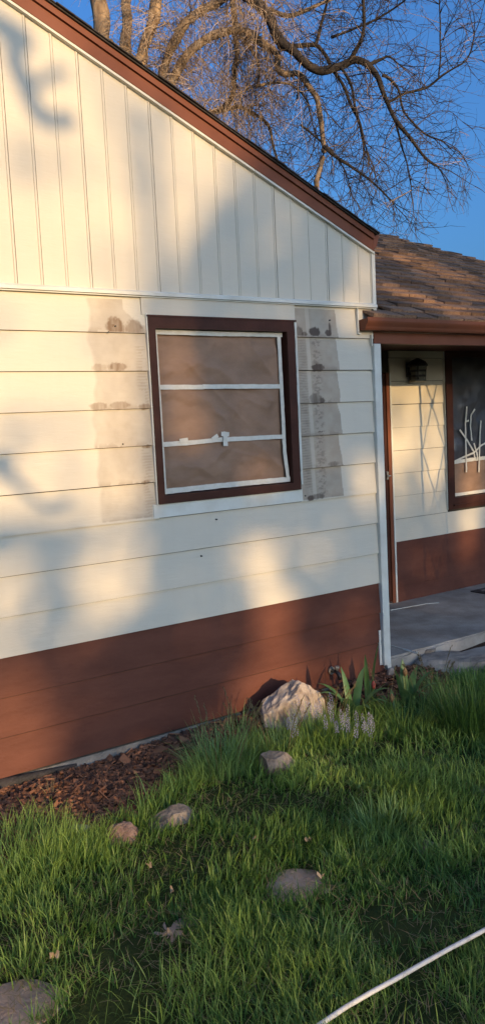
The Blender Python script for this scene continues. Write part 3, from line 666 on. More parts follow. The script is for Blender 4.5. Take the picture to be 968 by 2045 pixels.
col = empty('porch_column', (5.955, 0.12, 0.078), 'black wrought iron trellis column holding the porch beam, right of view', 'porch column')
for x in (-0.155, 0.155): MB().box((x-0.0125, -0.0125, 0.0), (x+0.0125, 0.0125, 2.2175-0.078)).build('upright', M['black_metal'], col)
for s_ in (-1, 1): MB().tube([(s_*0.145*a_, 0, z_-0.078) for a_, z_ in ((0.5, 2.21), (0, 2.03), (-1, 1.62), (0, 1.20), (1, 0.82), (0, 0.46), (-1, 0.10))], 0.0075, 6).build('zigzag_bar', M['black_metal'], col)
for zm in (1.952, 0.382):
    d = MB(); d.prism([(-0.032, zm), (0, zm-0.048), (0.032, zm), (0, zm+0.048)], 1, -0.009, 0.009); d.build('diamond', M['black_metal'], col)

# ------------------------------------------------------------------ rocks, hose, spigot
def rock(name, loc, size, seed, material, label, rough=0.22, flat=0.0, group=None, sub=4, cuts=7, cat='rock', rot=0.0, planes_=None):
    bm = bmesh.new(); bmesh.ops.create_icosphere(bm, subdivisions=sub, radius=1)
    r = random.Random(seed); planes = []
    for i in range(cuts):
        n = Vector((r.gauss(0, 1), r.gauss(0, 1), r.gauss(0.2, 0.8))).normalized(); planes.append((n, r.uniform(0.62, 0.86)))
    if planes_: planes = [(Vector(n).normalized(), d) for n, d in planes_]
    if flat: planes.append((Vector((0.05, -0.1, 1)).normalized(), flat))
    for v in bm.verts:
        p = v.co.copy()
        for n, d in planes:
            k = p.dot(n)
            if k > d: p -= n*(k-d)*0.97
        q = p + Vector((seed*3.1, seed, 0))
        p += v.normal*(mnoise.fractal(q*1.3, 1.0, 2.0, 3)*rough*0.40 + mnoise.fractal(q*4.2, 0.7, 2.2, 5)*rough*0.20 - abs(mnoise.noise(q*2.6))*rough*0.35 + mnoise.noise(q*23)*rough*0.05)
        v.co = Vector((p.x*size[0], p.y*size[1], p.z*size[2]))
    if rot: bmesh.ops.rotate(bm, verts=bm.verts, matrix=Matrix.Rotation(rot, 3, 'Z'))
    me = bpy.data.meshes.new(name); bm.to_mesh(me); bm.free(); me.materials.append(material)
    me.polygons.foreach_set('use_smooth', [sub < 5]*len(me.polygons))
    o = link(name, me); o.location = loc; tag(o, label, cat, group); return o
rock('boulder', (3.075, -0.22, 0.0), (0.305, 0.20, 0.285), 17, M['rock_pale'], 'large pale pinkish boulder against the brown base of the house', 0.15, 0.0, sub=5, cat='boulder', rot=0.35, planes_=[((-.85,-.45,.05),.62),((.55,-.12,.8),.50),((.05,-.95,.3),.58),((-.55,.05,.8),.66),((.75,-.62,.2),.66),((-.3,-.8,.55),.66),((.2,.6,.75),.6),((.95,.1,.25),.8)])
p = onZ(550, 1530, -0.03); rock('border_stone', (p[0], p[1], -0.020), (0.110, 0.085, 0.085), 12, M['rock_tan'], 'flat-topped tan stone in tall grass below the boulder', 0.14, 0.62, 'stones edging the bed', sub=5)
p = onZ(342, 1635, -0.03); rock('border_stone', (p[0]+0.01, p[1]+0.02, -0.065), (0.115, 0.085, 0.092), 21, M['rock_tan'], 'rounded speckled tan stone at the end of the mulch bed', 0.16, 0.75, 'stones edging the bed', sub=5)
p = onZ(248, 1668, -0.03); rock('border_stone', (p[0], p[1]+0.02, -0.06), (0.085, 0.07, 0.078), 34, M['rock_pink'], 'reddish angular stone left of the speckled tan stone', 0.24, 0.0, 'stones edging the bed', sub=5)
p = onZ(150, 1668, -0.03); rock('border_stone', (p[0], p[1]+0.03, -0.06), (0.10, 0.06, 0.062), 41, M['rock_grey'], 'low grey stone half hidden by sunlit grass at left', 0.16, 0.6, 'stones edging the bed', sub=5)
rock('flat_rock', (4.56, -0.20, -0.03), (0.36, 0.20, 0.115), 52, M['rock_grey'], 'broad grey rock lying at the edge of the porch floor', 0.16, 0.55, sub=5, rot=-0.5, cat='rock')
p = onZ(848, 1302, 0.03); rock('broken_brick', (p[0], p[1]-0.03, 0.04), (0.07, 0.045, 0.035), 61, M['rock_tan'], 'small sunlit tan chunk on the porch edge', 0.10, 0.6, cat='rock', sub=3)
rock('corner_stone', (3.985, -0.075, 0.0), (0.035, 0.03, 0.05), 66, M['rock_grey'], 'small grey stone at the foot of the white corner post', 0.2, cat='rock', sub=3)

STEPS = [((595,1757), 0.125, 'rounded brown stepping stone in the middle of the lawn', 71), ((338,1843), 0.10, 'half buried brown stepping stone under thin grass left of centre', 72),
         ((30,2000), 0.14, 'brown stepping stone at the lower left corner of the lawn', 73), ((868,1675), 0.10, 'grass-strewn stepping stone right of the coarse grass clump', 74), ((972,1582), 0.07, 'stepping stone cut by the right edge of the photo', 75)]
step_pos = []
for (px_, py_), r_, lab, sd_ in STEPS:
    p = onZ(px_, py_, -0.035); step_pos.append((p[0], p[1], r_))
    zt = float(gz(p[0], p[1])) + (0.007 if sd_ not in (72, 74) else 0.0)
    mb = MB(); n = 28; rr = random.Random(sd_); ring = []
    ph = [rr.uniform(0, 6.28) for _ in range(4)]
    for i in range(n):
        a = 2*math.pi*i/n; r2 = r_*(1+0.07*math.sin(2*a+ph[0])+0.05*math.sin(3*a+ph[1])+0.03*math.sin(5*a+ph[2])); ring.append((r2*math.cos(a), r2*math.sin(a)))
    vs = []; 
    for s, z in ((1.0, -0.05), (1.0, -0.004), (0.965, 0.0), (0.6, 0.001), (0.25, 0.001)): vs += [(x*s, y*s, z + 0.002*rr.uniform(-1, 1)) for x, y in ring]
    fs = [tuple(range(n))[::-1]] + [(k*n+i, k*n+(i+1) % n, (k+1)*n+(i+1) % n, (k+1)*n+i) for k in range(4) for i in range(n)] + [tuple(4*n+i for i in range(n))]
    mb.add(vs, fs); o = mb.build('stepping_stone', M['flag'], None, False); o.location = (p[0], p[1], zt); tag(o, lab, 'stepping stone', 'stepping stones in the lawn')

hz = [onZ(x, y, 0.015) for x, y in ((560,2085),(632,2043),(690,2004),(740,1975),(790,1948),(830,1925),(866,1905),(900,1886),(935,1868),(968,1850),(1010,1826),(1080,1780),(1200,1700))]
hs = MB(); hp_ = []
for a, b in zip(hz[:-1], hz[1:]):
    for t in (0, 0.33, 0.66): q = a+(b-a)*t; hp_.append((q[0], q[1], max(0.004, float(gz(q[0], q[1]))+0.036+0.008*math.sin(q[0]*9))))
hs.tube(hp_, 0.0076, 10); tag(hs.build('garden_hose', M['hose'], None, True), 'white garden hose lying diagonally across the lawn corner', 'hose')

sp = empty('outdoor_spigot', (3.51, -0.016, 0.115), 'small metal spigot on the brown siding right of the boulder', 'spigot')
MB().tube([(0, 0, 0), (0, -0.05, 0.0), (0, -0.075, -0.012), (0, -0.085, -0.045)], [0.012, 0.012, 0.014, 0.012], 10).build('spout', M['black_metal'], sp, True)
MB().tube([(0, 0.002, 0), (0, -0.006, 0)], 0.026, 12).build('wall_flange', M['brass'], sp)
MB().tube([(0, -0.055, 0.010), (0, -0.055, 0.030), (0, -0.055, 0.040)], [0.005, 0.017, 0.016], 8).build('tap_handle', M['brass'], sp)

# ------------------------------------------------------------------ mulch, grass, plants
def chips(n, xr, yr, keep, name, label):
    x = rng.uniform(*xr, n); y = rng.uniform(*yr, n); k = keep(x, y); x, y = x[k], y[k]; n = len(x)
    z = gz(x, y) + rng.uniform(0.001, 0.022, n)
    L_ = rng.gamma(2.2, 0.0058, n)+0.006; W_ = L_*rng.uniform(0.22, 0.5, n); T_ = rng.uniform(0.002, 0.006, n)
    ya = rng.uniform(0, 6.283, n); pt = rng.normal(0, 0.33, n); rl = rng.normal(0, 0.45, n)
    ca, sa, cp_, sp_, cr, sr = np.cos(ya), np.sin(ya), np.cos(pt), np.sin(pt), np.cos(rl), np.sin(rl)
    ex = np.stack([ca*cp_, sa*cp_, sp_], 1); ey0 = np.stack([-sa, ca, 0*ca], 1); ez0 = np.cross(ex, ey0)
    ey = ey0*cr[:, None]+ez0*sr[:, None]; ez = np.cross(ex, ey)
    c = np.stack([x, y, z], 1); Vv = []
    for sx, sy, sz in ((-1,-.6,-1),(1,-1,-1),(.8,1,-1),(-.9,.7,-1),(-1,-.6,1),(1,-1,1),(.8,1,1),(-.9,.7,1)):
        Vv.append(c + ex*(L_*sx)[:, None] + ey*(W_*sy)[:, None] + ez*(T_*sz)[:, None])
    Vv = np.stack(Vv, 1).reshape(-1, 3); base = (np.arange(n)*8)[:, None]
    Ff = np.concatenate([base+np.array(q)[None] for q in ((4,5,6,7),(0,1,5,4),(1,2,6,5),(2,3,7,6),(3,0,4,7))])
    tone = np.repeat(np.clip(rng.beta(1.5, 2.2, n), 0, 1), 8)
    tag(link(name, npmesh(name, Vv, Ff, M['chip'], tone)), label, 'mulch', kind='stuff')
chips(30000, (-0.3, 4.75), (-0.95, 0.0), lambda x, y: in_bed(x, y) & (y < -0.012) & ((x < 2.5) | (rng.random(len(x)) < 0.45)), 'bark_mulch', 'reddish bark chip mulch along the brown house base')

def blades(x, y, z, h, w, lean, bend, ang, tone, nseg=3, curl=0.0):
    """vectorised grass blades. lean: initial tilt, bend: extra tilt to the tip"""
    n = len(x); fx, fy = np.cos(ang), np.sin(ang); sxv, syv = -fy, fx
    tw = rng.uniform(-0.9, 0.9, n); sx2 = sxv*np.cos(tw)+fx*np.sin(tw); sy2 = syv*np.cos(tw)+fy*np.sin(tw)
    px_, py_, pz_ = x.copy(), y.copy(), z.copy(); Vv = []; 
    for s in range(nseg+1):
        t = s/nseg; ww = w*(1.0 - t**1.7)*0.5 if s < nseg else w*0.0
        if s == 0: ww = w*0.36
        if s < nseg:
            Vv.append(np.stack([px_-sx2*ww, py_-sy2*ww, pz_], 1)); Vv.append(np.stack([px_+sx2*ww, py_+sy2*ww, pz_], 1))
        else: Vv.append(np.stack([px_, py_, pz_], 1))
        th = lean + bend*(t+0.5/nseg)**1.4; st = h/nseg
        px_ = px_ + np.sin(th)*fx*st; py_ = py_ + np.sin(th)*fy*st; pz_ = pz_ + np.cos(th)*st
    nv = 2*nseg+1; Vv = np.stack(Vv, 1).reshape(-1, 3); b = (np.arange(n)*nv)[:, None]
    tris = []
    for s in range(nseg-1):
        a = 2*s; tris += [(a, a+1, a+3), (a, a+3, a+2)]
    a = 2*(nseg-1); tris.append((a, a+1, a+2))
    Ff = np.concatenate([b+np.array(q)[None] for q in tris])
    tv = np.repeat(tone, nv).reshape(n, nv) + np.linspace(-0.22, 0.28, nv)[None]  # dark base to light tip: shade between blades put into the tone
    return Vv, Ff, np.clip(tv, 0, 1).ravel()
def merge(parts):
    V_, F_, T_ = [], [], []; o = 0
    for v, f, t in parts: V_.append(v); F_.append(f+o); T_.append(t); o += len(v)
    return np.concatenate(V_), np.concatenate(F_), np.concatenate(T_)

ROCKS = [(3.06,-0.22,0.17)] + [tuple(onZ(*q, -0.03)[:2])+(r_,) for q, r_ in (((550,1530),0.085),((342,1635),0.10),((248,1668),0.07),((150,1668),0.07))]
def lawn_keep(x, y):
    k = ~in_bed(x, y) & ~((x > 4.66) & (y > -0.52))
    edge = vfbm(x*16, y*16, 61)
    for i_, (sx, sy, r_) in enumerate(step_pos):
        d = np.hypot(x-sx, y-sy)/r_; k &= (d > (0.58 if i_ not in (1, 3) else 0.22)+0.55*edge)
    for sx, sy, r_ in ROCKS: k &= np.hypot(x-sx, y-sy) > r_
    return k
def visible(x, y, m=0.35):
    # keep blades within a generous wedge in front of the lens (with room to step aside)
    dx, dy = x-CAM[0], y-CAM[1]; a = np.arctan2(dx, dy)
    return (np.hypot(dx, dy) > 1.9) & (a > YAW-0.30-m) & (a < YAW+0.30+m)
def lawn(n, hmean, wmean, seed_tone, xr=(-0.4, 6.6), yr=(-3.6, 0.0)):
    x = rng.uniform(*xr, n); y = rng.uniform(*yr, n)
    k = lawn_keep(x, y) & visible(x, y); x, y = x[k], y[k]
    d = np.hypot(x-CAM[0], y-CAM[1]); p = np.clip((3.4/d)**1.0, 0.35, 1.0); k = rng.random(len(x)) < p; x, y = x[k], y[k]; d = d[k]
    clump = vfbm(x*3.2, y*3.2, 91); big = vfbm(x*1.1, y*1.1, 17)
    # blades gather in small tufts
    x += 0.03*(vnoise(x*40, y*40, 7)-0.5)*2; y += 0.03*(vnoise(x*40, y*40, 8)-0.5)*2
    thin = vfbm(x*2.4, y*2.4, 133); k = rng.random(len(x)) < np.clip((thin-0.30)*4.5, 0.10, 1); x, y, clump, big, d = x[k], y[k], clump[k], big[k], d[k]
    n = len(x)
    edge = np.clip(1-(bed_y(x)-y)/0.30, 0, 1)*np.clip((3.0-x)/0.5, 0.1, 1)                 # taller along the unmown bed edge
    h = hmean*(0.35+1.35*clump)*rng.uniform(0.6, 1.35, n)*(1+0.9*edge*rng.random(n))
    w = wmean*rng.uniform(0.65, 1.4, n)*np.clip(d/3.0, 0.8, 1.6)
    ang = rng.uniform(0, 6.283, n)*0.75 + vfbm(x*2.2, y*2.2, 201)*9.0
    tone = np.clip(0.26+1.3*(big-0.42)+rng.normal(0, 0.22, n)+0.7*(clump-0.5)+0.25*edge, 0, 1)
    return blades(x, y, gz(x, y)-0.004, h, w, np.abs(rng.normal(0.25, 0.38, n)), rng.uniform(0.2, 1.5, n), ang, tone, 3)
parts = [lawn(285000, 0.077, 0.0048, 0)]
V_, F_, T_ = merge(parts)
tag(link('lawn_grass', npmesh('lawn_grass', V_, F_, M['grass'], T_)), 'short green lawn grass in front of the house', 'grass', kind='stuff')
# dry thatch among the blades, thicker round the stepping stones
n = 14000; x = rng.uniform(0.2, 4.8, n); y = rng.uniform(-3.0, -0.2, n); k = ~in_bed(x, y) & visible(x, y) & (vfbm(x*2, y*2, 301) > 0.42); x, y = x[k], y[k]
for sx, sy, r_ in step_pos:
    a = rng.uniform(0, 6.283, 130); rr = r_*(0.75+0.75*rng.random(130)); x = np.append(x, sx+rr*np.cos(a)); y = np.append(y, sy+rr*np.sin(a))
n = len(x); Vt, Ft, Tt = blades(x, y, gz(x, y)+rng.uniform(0.0, 0.025, n), rng.uniform(0.03, 0.09, n), np.full(n, 0.0035), rng.uniform(1.0, 1.5, n), rng.uniform(-0.2, 0.2, n), rng.uniform(0, 6.283, n), rng.random(n), 2)
tag(link('dry_thatch', npmesh('dry_thatch', Vt, Ft, M['dry_grass'], Tt)), 'scattered dry straw lying among the lawn blades', 'dry grass', kind='stuff')

def clump(name, cx, cy, n, rad, h, w, material, label, cat='grass clump', group=None, lean=0.45, bend=1.2, tone0=0.5, seeds=0, nseg=5, bias=None):
    a = rng.uniform(0, 6.283, n); r_ = rad*np.sqrt(rng.random(n)); x = cx+r_*np.cos(a); y = cy+r_*np.sin(a)
    ang = a + rng.normal(0, 0.6, n)
    if bias is not None: ang = np.where(rng.random(n) < 0.6, bias+rng.normal(0, 0.5, n), ang)
    y = np.minimum(y, -0.03)
    V0, F0, T0 = blades(x-cx, y-cy, gz(x, y)-gz(cx, cy)-0.004, h*rng.uniform(0.45, 1.15, n), w*rng.uniform(0.7, 1.25, n), np.abs(rng.normal(0, lean, n))*0.8, bend*rng.uniform(0.3, 1.2, n), ang, np.clip(tone0+rng.normal(0, 0.2, n), 0, 1), nseg)
    zb = float(gz(cx, cy)); e = empty(name, (cx, cy, zb), label, cat, group)
    link('blades', npmesh('blades', V0, F0, material, T0), e); e.children[0]['kind'] = 'stuff'
    for i in range(seeds):
        a = rng.uniform(0, 6.283); hh = h*rng.uniform(1.15, 1.6); q = np.array([rad*0.5*math.cos(a), rad*0.5*math.sin(a), 0]); mb = MB()
        d = np.array([math.cos(a)*0.25, math.sin(a)*0.25-0.05, 1.0]); pts = [q+d*hh*t+np.array([math.cos(a), math.sin(a), -0.6])*0.10*hh*t**3 for t in np.linspace(0, 1, 6)]
        mb.tube(pts, [0.0016]*5+[0.001], 4); st = mb.build('seed_stalk', M['dry_grass'], e)
        hd = MB()
        for j in range(9):
            t = 0.74+0.03*j; p_ = q+d*hh*t+np.array([math.cos(a), math.sin(a), -0.6])*0.10*hh*t**3; o_ = rng.normal(0, 0.004, 3)
            hd.tube([p_+o_, p_+o_+np.array([math.cos(a)*.006, math.sin(a)*.006, .010])], [0.003, 0.0008], 4)
        hd.build('seed_head', M['dry_grass'], st)
    return e
G = 'tall unmown grass clumps'
P = lambda x, y: onZ(x, y, -0.03)[:2]
for (q, n, rad, h, w, m, lab, kw) in [
    ((440,1530), 380, 0.17, 0.27, 0.0042, 'blue_grass', 'tall green grass clump with seed stalks at the end of the mulch', dict(seeds=9, tone0=0.85)),
    ((400,1545), 170, 0.10, 0.18, 0.004, 'blue_grass', 'arching grass clump leaning over the mulch, left of the tan stone', dict(tone0=0.9, bias=3.0)),
    ((500,1520), 150, 0.10, 0.17, 0.004, 'grass', 'loose grass clump left of the flat-topped stone', dict(tone0=0.5)),
    ((620,1480), 260, 0.15, 0.21, 0.004, 'grass', 'bright grass clump in front of the boulder among the hyacinths', dict(tone0=0.7)),
    ((690,1480), 240, 0.14, 0.20, 0.004, 'grass', 'yellow-green grass clump below the tulip leaves', dict(tone0=0.8)),
    ((820,1445), 300, 0.17, 0.20, 0.004, 'grass', 'bright grass clump right of the tulips', dict(tone0=0.75)),
    ((745,1450), 110, 0.07, 0.19, 0.0045, 'grass', 'narrow upright grass clump right of the red tulip', dict(tone0=0.65)),
    ((945,1450), 900, 0.19, 0.37, 0.0042, 'deep_grass', 'dense dark green grass mound at the right edge', dict(tone0=0.4, bend=0.9)),
    ((880,1400), 120, 0.10, 0.16, 0.0036, 'dry_grass', 'straw-coloured grass clump beside the dark green mound', dict(tone0=0.4)),
    ((870,1372), 110, 0.09, 0.19, 0.0036, 'blue_grass', 'feathery seeding grass in front of the broad grey rock', dict(tone0=0.5, seeds=7)),
    ((950,1370), 120, 0.10, 0.16, 0.004, 'grass', 'grass tuft growing over the right end of the grey rock', dict(tone0=0.6)),
    ((770,1650), 330, 0.15, 0.15, 0.0062, 'blue_grass', 'coarse broad-bladed grass clump in the middle of the lawn', dict(tone0=0.5, lean=0.7, bend=0.9)),
    ((700,1720), 130, 0.10, 0.12, 0.0055, 'blue_grass', 'low coarse grass clump right of the centre stepping stone', dict(tone0=0.45, lean=0.8)),
    ((60,1690), 520, 0.20, 0.17, 0.0045, 'grass', 'long sunlit grass clump bending over the bed at far left', dict(tone0=0.85, bias=0.6)),
    ((150,1700), 330, 0.14, 0.15, 0.0045, 'grass', 'sunlit grass clump in front of the low grey stone', dict(tone0=0.85, bias=0.6)),
    ((100,1585), 16, 0.02, 0.10, 0.0035, 'dry_grass', 'small pale grass tuft in the sunlit mulch', dict(tone0=0.7)),
    ((560,1500), 190, 0.12, 0.21, 0.0038, 'blue_grass', 'wispy seeding grass clump left of the hyacinths', dict(seeds=7, tone0=0.85)),
    ((660,1440), 120, 0.10, 0.19, 0.0036, 'blue_grass', 'wispy grass clump at the right foot of the boulder', dict(seeds=6, tone0=0.8)),
    ((770,1425), 120, 0.09, 0.20, 0.0038, 'grass', 'slim grass clump between the two big tulips', dict(tone0=0.65, seeds=2)),
    ((850,1405), 130, 0.10, 0.20, 0.0038, 'blue_grass', 'arching grass clump right of the wide-leaved tulip', dict(tone0=0.6, seeds=3)),
    ((480,1470), 110, 0.10, 0.20, 0.0036, 'blue_grass', 'thin grass clump left of the boulder', dict(tone0=0.8, seeds=7)),
    ((640,1890), 110, 0.10, 0.12, 0.0055, 'blue_grass', 'coarse grass tuft left of the hose', dict(tone0=0.5, lean=0.6)),
    ((60,1930), 90, 0.10, 0.12, 0.005, 'grass', 'upright grass tuft beside the lower left stepping stone', dict(tone0=0.7)),
    ((500,1880), 110, 0.10, 0.11, 0.005, 'grass', 'lawn tuft between the two brown stepping stones and the hose', dict(tone0=0.55))]:
    c = P(*q); clump('grass_clump', c[0], c[1], n, rad, h, w, M[m], lab, group=G, **kw)

def leaf_mesh(L_, w, lean, bend, nseg=8, fold=0.35, m=None):
    vs = []; fs = []; x = z = 0.0
    for s in range(nseg+1):
        t = s/nseg; ww = w*0.5*(math.sin(math.pi*min(1, 0.18+0.82*t))**0.8 if t < 1 else 0.0)*(1 if t > 0 else 0.6)
        th = lean + bend*t**1.5
        nx_, nz_ = -math.cos(th), math.sin(th)
        vs += [(x-nx_*0+fold*ww*nx_*-1, -ww, z+fold*ww*nz_*-1*-1), (x, 0, z), (x+fold*ww*nx_*-1, ww, z+fold*ww*nz_)]
        x += math.sin(th)*L_/nseg; z += math.cos(th)*L_/nseg
    for s in range(nseg):
        a = 3*s; fs += [(a, a+1, a+4, a+3), (a+1, a+2, a+5, a+4)]
    mb = MB(); mb.add(vs, fs); return mb
def tulip(q, leaves, label, bud=None, cat='tulip plant'):
    c = P(*q); zb = float(gz(*c)); e = empty('tulip_plant', (c[0], c[1], zb), label, cat, 'tulip plants by the house')
    for (L_, w, lean, bend, az) in leaves:
        o = leaf_mesh(L_*1.4, w*1.3, lean, bend).build('leaf', M['tulip_leaf'], e, True); o.rotation_euler = (0, 0, az); o.location = (0.012*math.cos(az), 0.012*math.sin(az), -0.005)
    if bud:
        hh, dx, dy, m = bud; s_ = MB(); s_.tube([(0, 0, 0), (dx*0.3, dy*0.3, hh*0.6), (dx, dy, hh)], 0.004, 6); st = s_.build('stem', M['stem'], e)
        bmh = MB(); bmh.tube([(dx, dy, hh-0.003), (dx, dy, hh+0.012), (dx, dy, hh+0.028), (dx, dy, hh+0.045), (dx, dy, hh+0.052)], [0.004, 0.013, 0.014, 0.008, 0.002], 7); bmh.build('flower_bud', m, st, True)
    return e
tulip((705,1425), [(.24,.040,.25,.9,0.4),(.22,.044,.3,1.6,2.8),(.20,.042,.2,1.9,3.6),(.23,.038,.1,.5,1.6),(.19,.046,.5,1.5,5.2),(.2,.04,.55,1.4,4.4),(.22,.042,.35,1.2,2.2),(.21,.04,.45,1.3,5.8)], 'broad-leaved tulip clump right of the boulder')
tulip((735,1402), [(.30,.030,.06,.35,5.9),(.25,.028,-.05,.3,3.6),(.17,.04,.5,1.6,0.6),(.16,.04,.6,1.5,4.6),(.14,.036,.3,.9,5.4)], 'tulip with tall upright leaf and a red bud', (0.115, 0.02, -0.03, M['petal']))
tulip((812,1405), [(.21,.042,.12,.5,3.0),(.22,.046,.05,.25,1.2),(.20,.044,.25,.9,0.3),(.19,.040,.4,1.3,5.4),(.2,.036,.5,1.4,4.5),(.21,.034,.3,1.2,6.0),(.16,.04,.3,1.1,3.8)], 'wide-leaved tulip clump in front of the dark mulch', (0.20, 0.0, 0.01, M['dry_petal']))
tulip((785,1425), [(.12,.026,.3,1.2,2.6),(.13,.024,.2,.9,0.9),(.12,.026,.4,1.3,4.6)], 'small tulip with a dried orange flower head', (0.10, -0.01, 0.0, M['dry_petal']))

def bead(mb, c, r):
    x, y, z = c; mb.add([(x+r, y, z), (x, y+r, z), (x-r, y, z), (x, y-r, z), (x, y, z+r*1.2), (x, y, z-r*1.2)], [(0,1,4),(1,2,4),(2,3,4),(3,0,4),(1,0,5),(2,1,5),(3,2,5),(0,3,5)])
spike_me = []
for v in range(4):
    fl = MB(); Ls = 0.065+0.012*v
    for i in range(38):
        t = i/37; a = i*2.4; r_ = 0.0088*min(1, (1.12-t)*2.2)*(1+0.25*random.random())
        if random.random() < 0.82: bead(fl, (r_*math.cos(a), r_*math.sin(a), t*Ls+0.002*random.random()), random.uniform(0.0028, 0.0046)*(1-0.35*t))
    spike_me.append(fl.mesh('flower_spike', M['muscari']))
MUS = [(562,1470),(575,1480),(588,1475),(606,1425),(618,1420),(632,1425),(600,1412),(648,1420),(660,1412),(652,1462),(663,1455),(668,1470),(684,1468),(693,1452),(698,1464),(706,1458),(716,1470),(725,1462),(732,1452),(741,1466),(571,1462),(640,1440),(612,1440),(736,1475),(700,1478),(678,1452),(593,1448),(624,1448)]
ADJ = ['leftmost', 'short', 'pale', 'slender', 'bluish', 'tall', 'greyish', 'nodding']
ORD = 'first second third fourth fifth sixth seventh eighth ninth tenth eleventh twelfth thirteenth fourteenth'.split()
MUS.sort()
for i, (x_, y_) in enumerate(MUS):
    which = (ORD[i] + ' from the left') if i < 14 else (ORD[len(MUS)-1-i] + ' from the right')
    c = P(x_, y_+22); zb = float(gz(*c)); hh = random.uniform(0.07, 0.12)
    e = empty('grape_hyacinth', (c[0], c[1], zb), 'pale violet grape hyacinth spike below the boulder, ' + which, 'flower', 'grape hyacinths below the boulder')
    lx, ly = random.uniform(-0.03, 0.03), random.uniform(-0.03, 0.01)
    s_ = MB(); s_.tube([(0, 0, 0), (lx*0.4, ly*0.4, hh*0.55), (lx, ly, hh+0.005)], 0.0022, 5); s_.build('stem', M['stem'], e)
    o = link('flower_spike', spike_me[i % 4], e); o.location = (lx, ly, hh); o.rotation_euler = (-ly*4, lx*4, random.uniform(0, 6))
    for j in range(3):
        b_ = leaf_mesh(0.10+0.05*random.random(), 0.006, 0.3, 1.3*random.random()+0.3, 5).build('leaf', M['stem'], e, True); b_.rotation_euler = (0, 0, random.uniform(0, 6.28))

LEAVES = [((297,1718), 'small curled pale leaf in the shaded lawn below the tan stone'), ((343,1768), 'tan dead leaf above the half buried stepping stone'), ((641,1745), 'dry leaf on the right rim of the centre stepping stone'), ((614,1671), 'crumpled tan leaf in the lawn above the centre stepping stone'),
          ((510,1672), 'pale dry leaf left of the crumpled tan leaf'), ((335,1852), 'small tan leaf lying on the half buried stepping stone'), ((110,1900), 'brown leaf in the grass above the lower left stepping stone'), ((872,1438), 'yellow-brown leaf in the bright grass at right')]
for i, ((x_, y_), lab) in enumerate(LEAVES):
    p = onZ(x_, y_, 0.0); mb = MB(); n = 9; s = random.uniform(0.010, 0.016); vs = [(0, 0, 0.004)]
    for j in range(n):
        a = 2*math.pi*j/n; r_ = s*(1+0.35*math.cos(a*2)+0.25*random.uniform(-1, 1)); vs.append((r_*math.cos(a), r_*math.sin(a)*0.8, 0.012*math.sin(a*2+i)+0.008*random.random()))
    mb.add(vs, [(0, 1+j, 1+(j+1) % n) for j in range(n)])
    o = mb.build('dead_leaf', M['dead_leaf']); o.location = (p[0], p[1], float(gz(p[0], p[1]))+0.045); o.rotation_euler = (random.uniform(-.4, .4), random.uniform(-.4, .4), random.uniform(0, 6)); tag(o, lab, 'dead leaf', 'dead leaves on the lawn')
    md = o.modifiers.new('thickness', 'SOLIDIFY'); md.thickness = 0.0012

# ------------------------------------------------------------------ old bare tree behind the house
TY = 9.0
def T3(x, y, d): p = onY(x, y, TY+d); return Vector(p)
base = T3(262, 330, 0.0); base.z = -0.06
tree = empty('bare_tree', base, 'old bare tree with drooping twigs rising behind the gable roof', 'tree')
def smooth(pts, rad, k=4):
    P_ = [Vector(p) for p in pts]; out = []; ro = []
    for i in range(len(P_)-1):
        p0 = P_[max(i-1, 0)]; p1 = P_[i]; p2 = P_[i+1]; p3 = P_[min(i+2, len(P_)-1)]
        for j in range(k):
            t = j/k; out.append(0.5*((2*p1)+(p2-p0)*t+(2*p0-5*p1+4*p2-p3)*t*t+(3*p1-p0-3*p2+p3)*t**3)); ro.append(rad[i]+(rad[i+1]-rad[i])*t)
    out.append(P_[-1]); ro.append(rad[-1]); return out, ro
MPP = 11.8/FPX       # metres per photo pixel out there
limbs = []; tips = []
def limb(name, pts, r0, r1, m, d0=0.0, d1=0.0, n=8, root=False, rr=None):
    k = len(pts); P_ = [T3(x, y, d0+(d1-d0)*i/(k-1)) for i, (x, y) in enumerate(pts)]
    R_ = rr or [(r0+(r1-r0)*(i/(k-1))**0.8)*MPP*(1.3 if m == 'limb' else 1.12) for i in range(k)]
    if root: P_ = [base + Vector((0, 0, 0)), base.lerp(P_[0], 0.5)+Vector((0, 0, 0.4))] + P_; R_ = [R_[0]*1.9, R_[0]*1.25] + R_
    S, R2 = smooth(P_, R_)
    for i, p in enumerate(S):      # gnarl
        if 0 < i < len(S)-1: S[i] = p + mnoise.noise_vector(p*2.6)*(R2[i]*0.6+0.022)
    R2 = [max(0.004, r*(1+0.22*mnoise.noise(p*4.0)+0.12*mnoise.noise(p*11.0))) for r, p in zip(R2, S)]
    mb = MB(); mb.tube([p-base for p in S], R2, n); mb.build(name, M[m], tree, True)
    limbs.append((S, R2, m)); tips.append((S[-1], (S[-1]-S[-2]).normalized(), R2[-1])); return S
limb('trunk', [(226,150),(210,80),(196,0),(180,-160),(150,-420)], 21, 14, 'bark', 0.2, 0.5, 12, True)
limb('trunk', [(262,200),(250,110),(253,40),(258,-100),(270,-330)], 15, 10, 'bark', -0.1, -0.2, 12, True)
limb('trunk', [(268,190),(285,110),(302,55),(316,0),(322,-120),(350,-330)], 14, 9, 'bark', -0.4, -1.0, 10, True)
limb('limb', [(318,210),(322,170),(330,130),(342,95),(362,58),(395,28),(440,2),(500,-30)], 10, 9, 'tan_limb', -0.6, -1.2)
limb('limb', [(340,170),(352,140),(372,115),(400,88),(440,72),(478,62),(510,76),(540,92),(556,110),(557,135),(568,147),(596,146),(614,166),(632,200),(641,245),(645,292),(640,332),(632,372)], 11, 4.5, 'tan_limb', -0.8, -2.6)
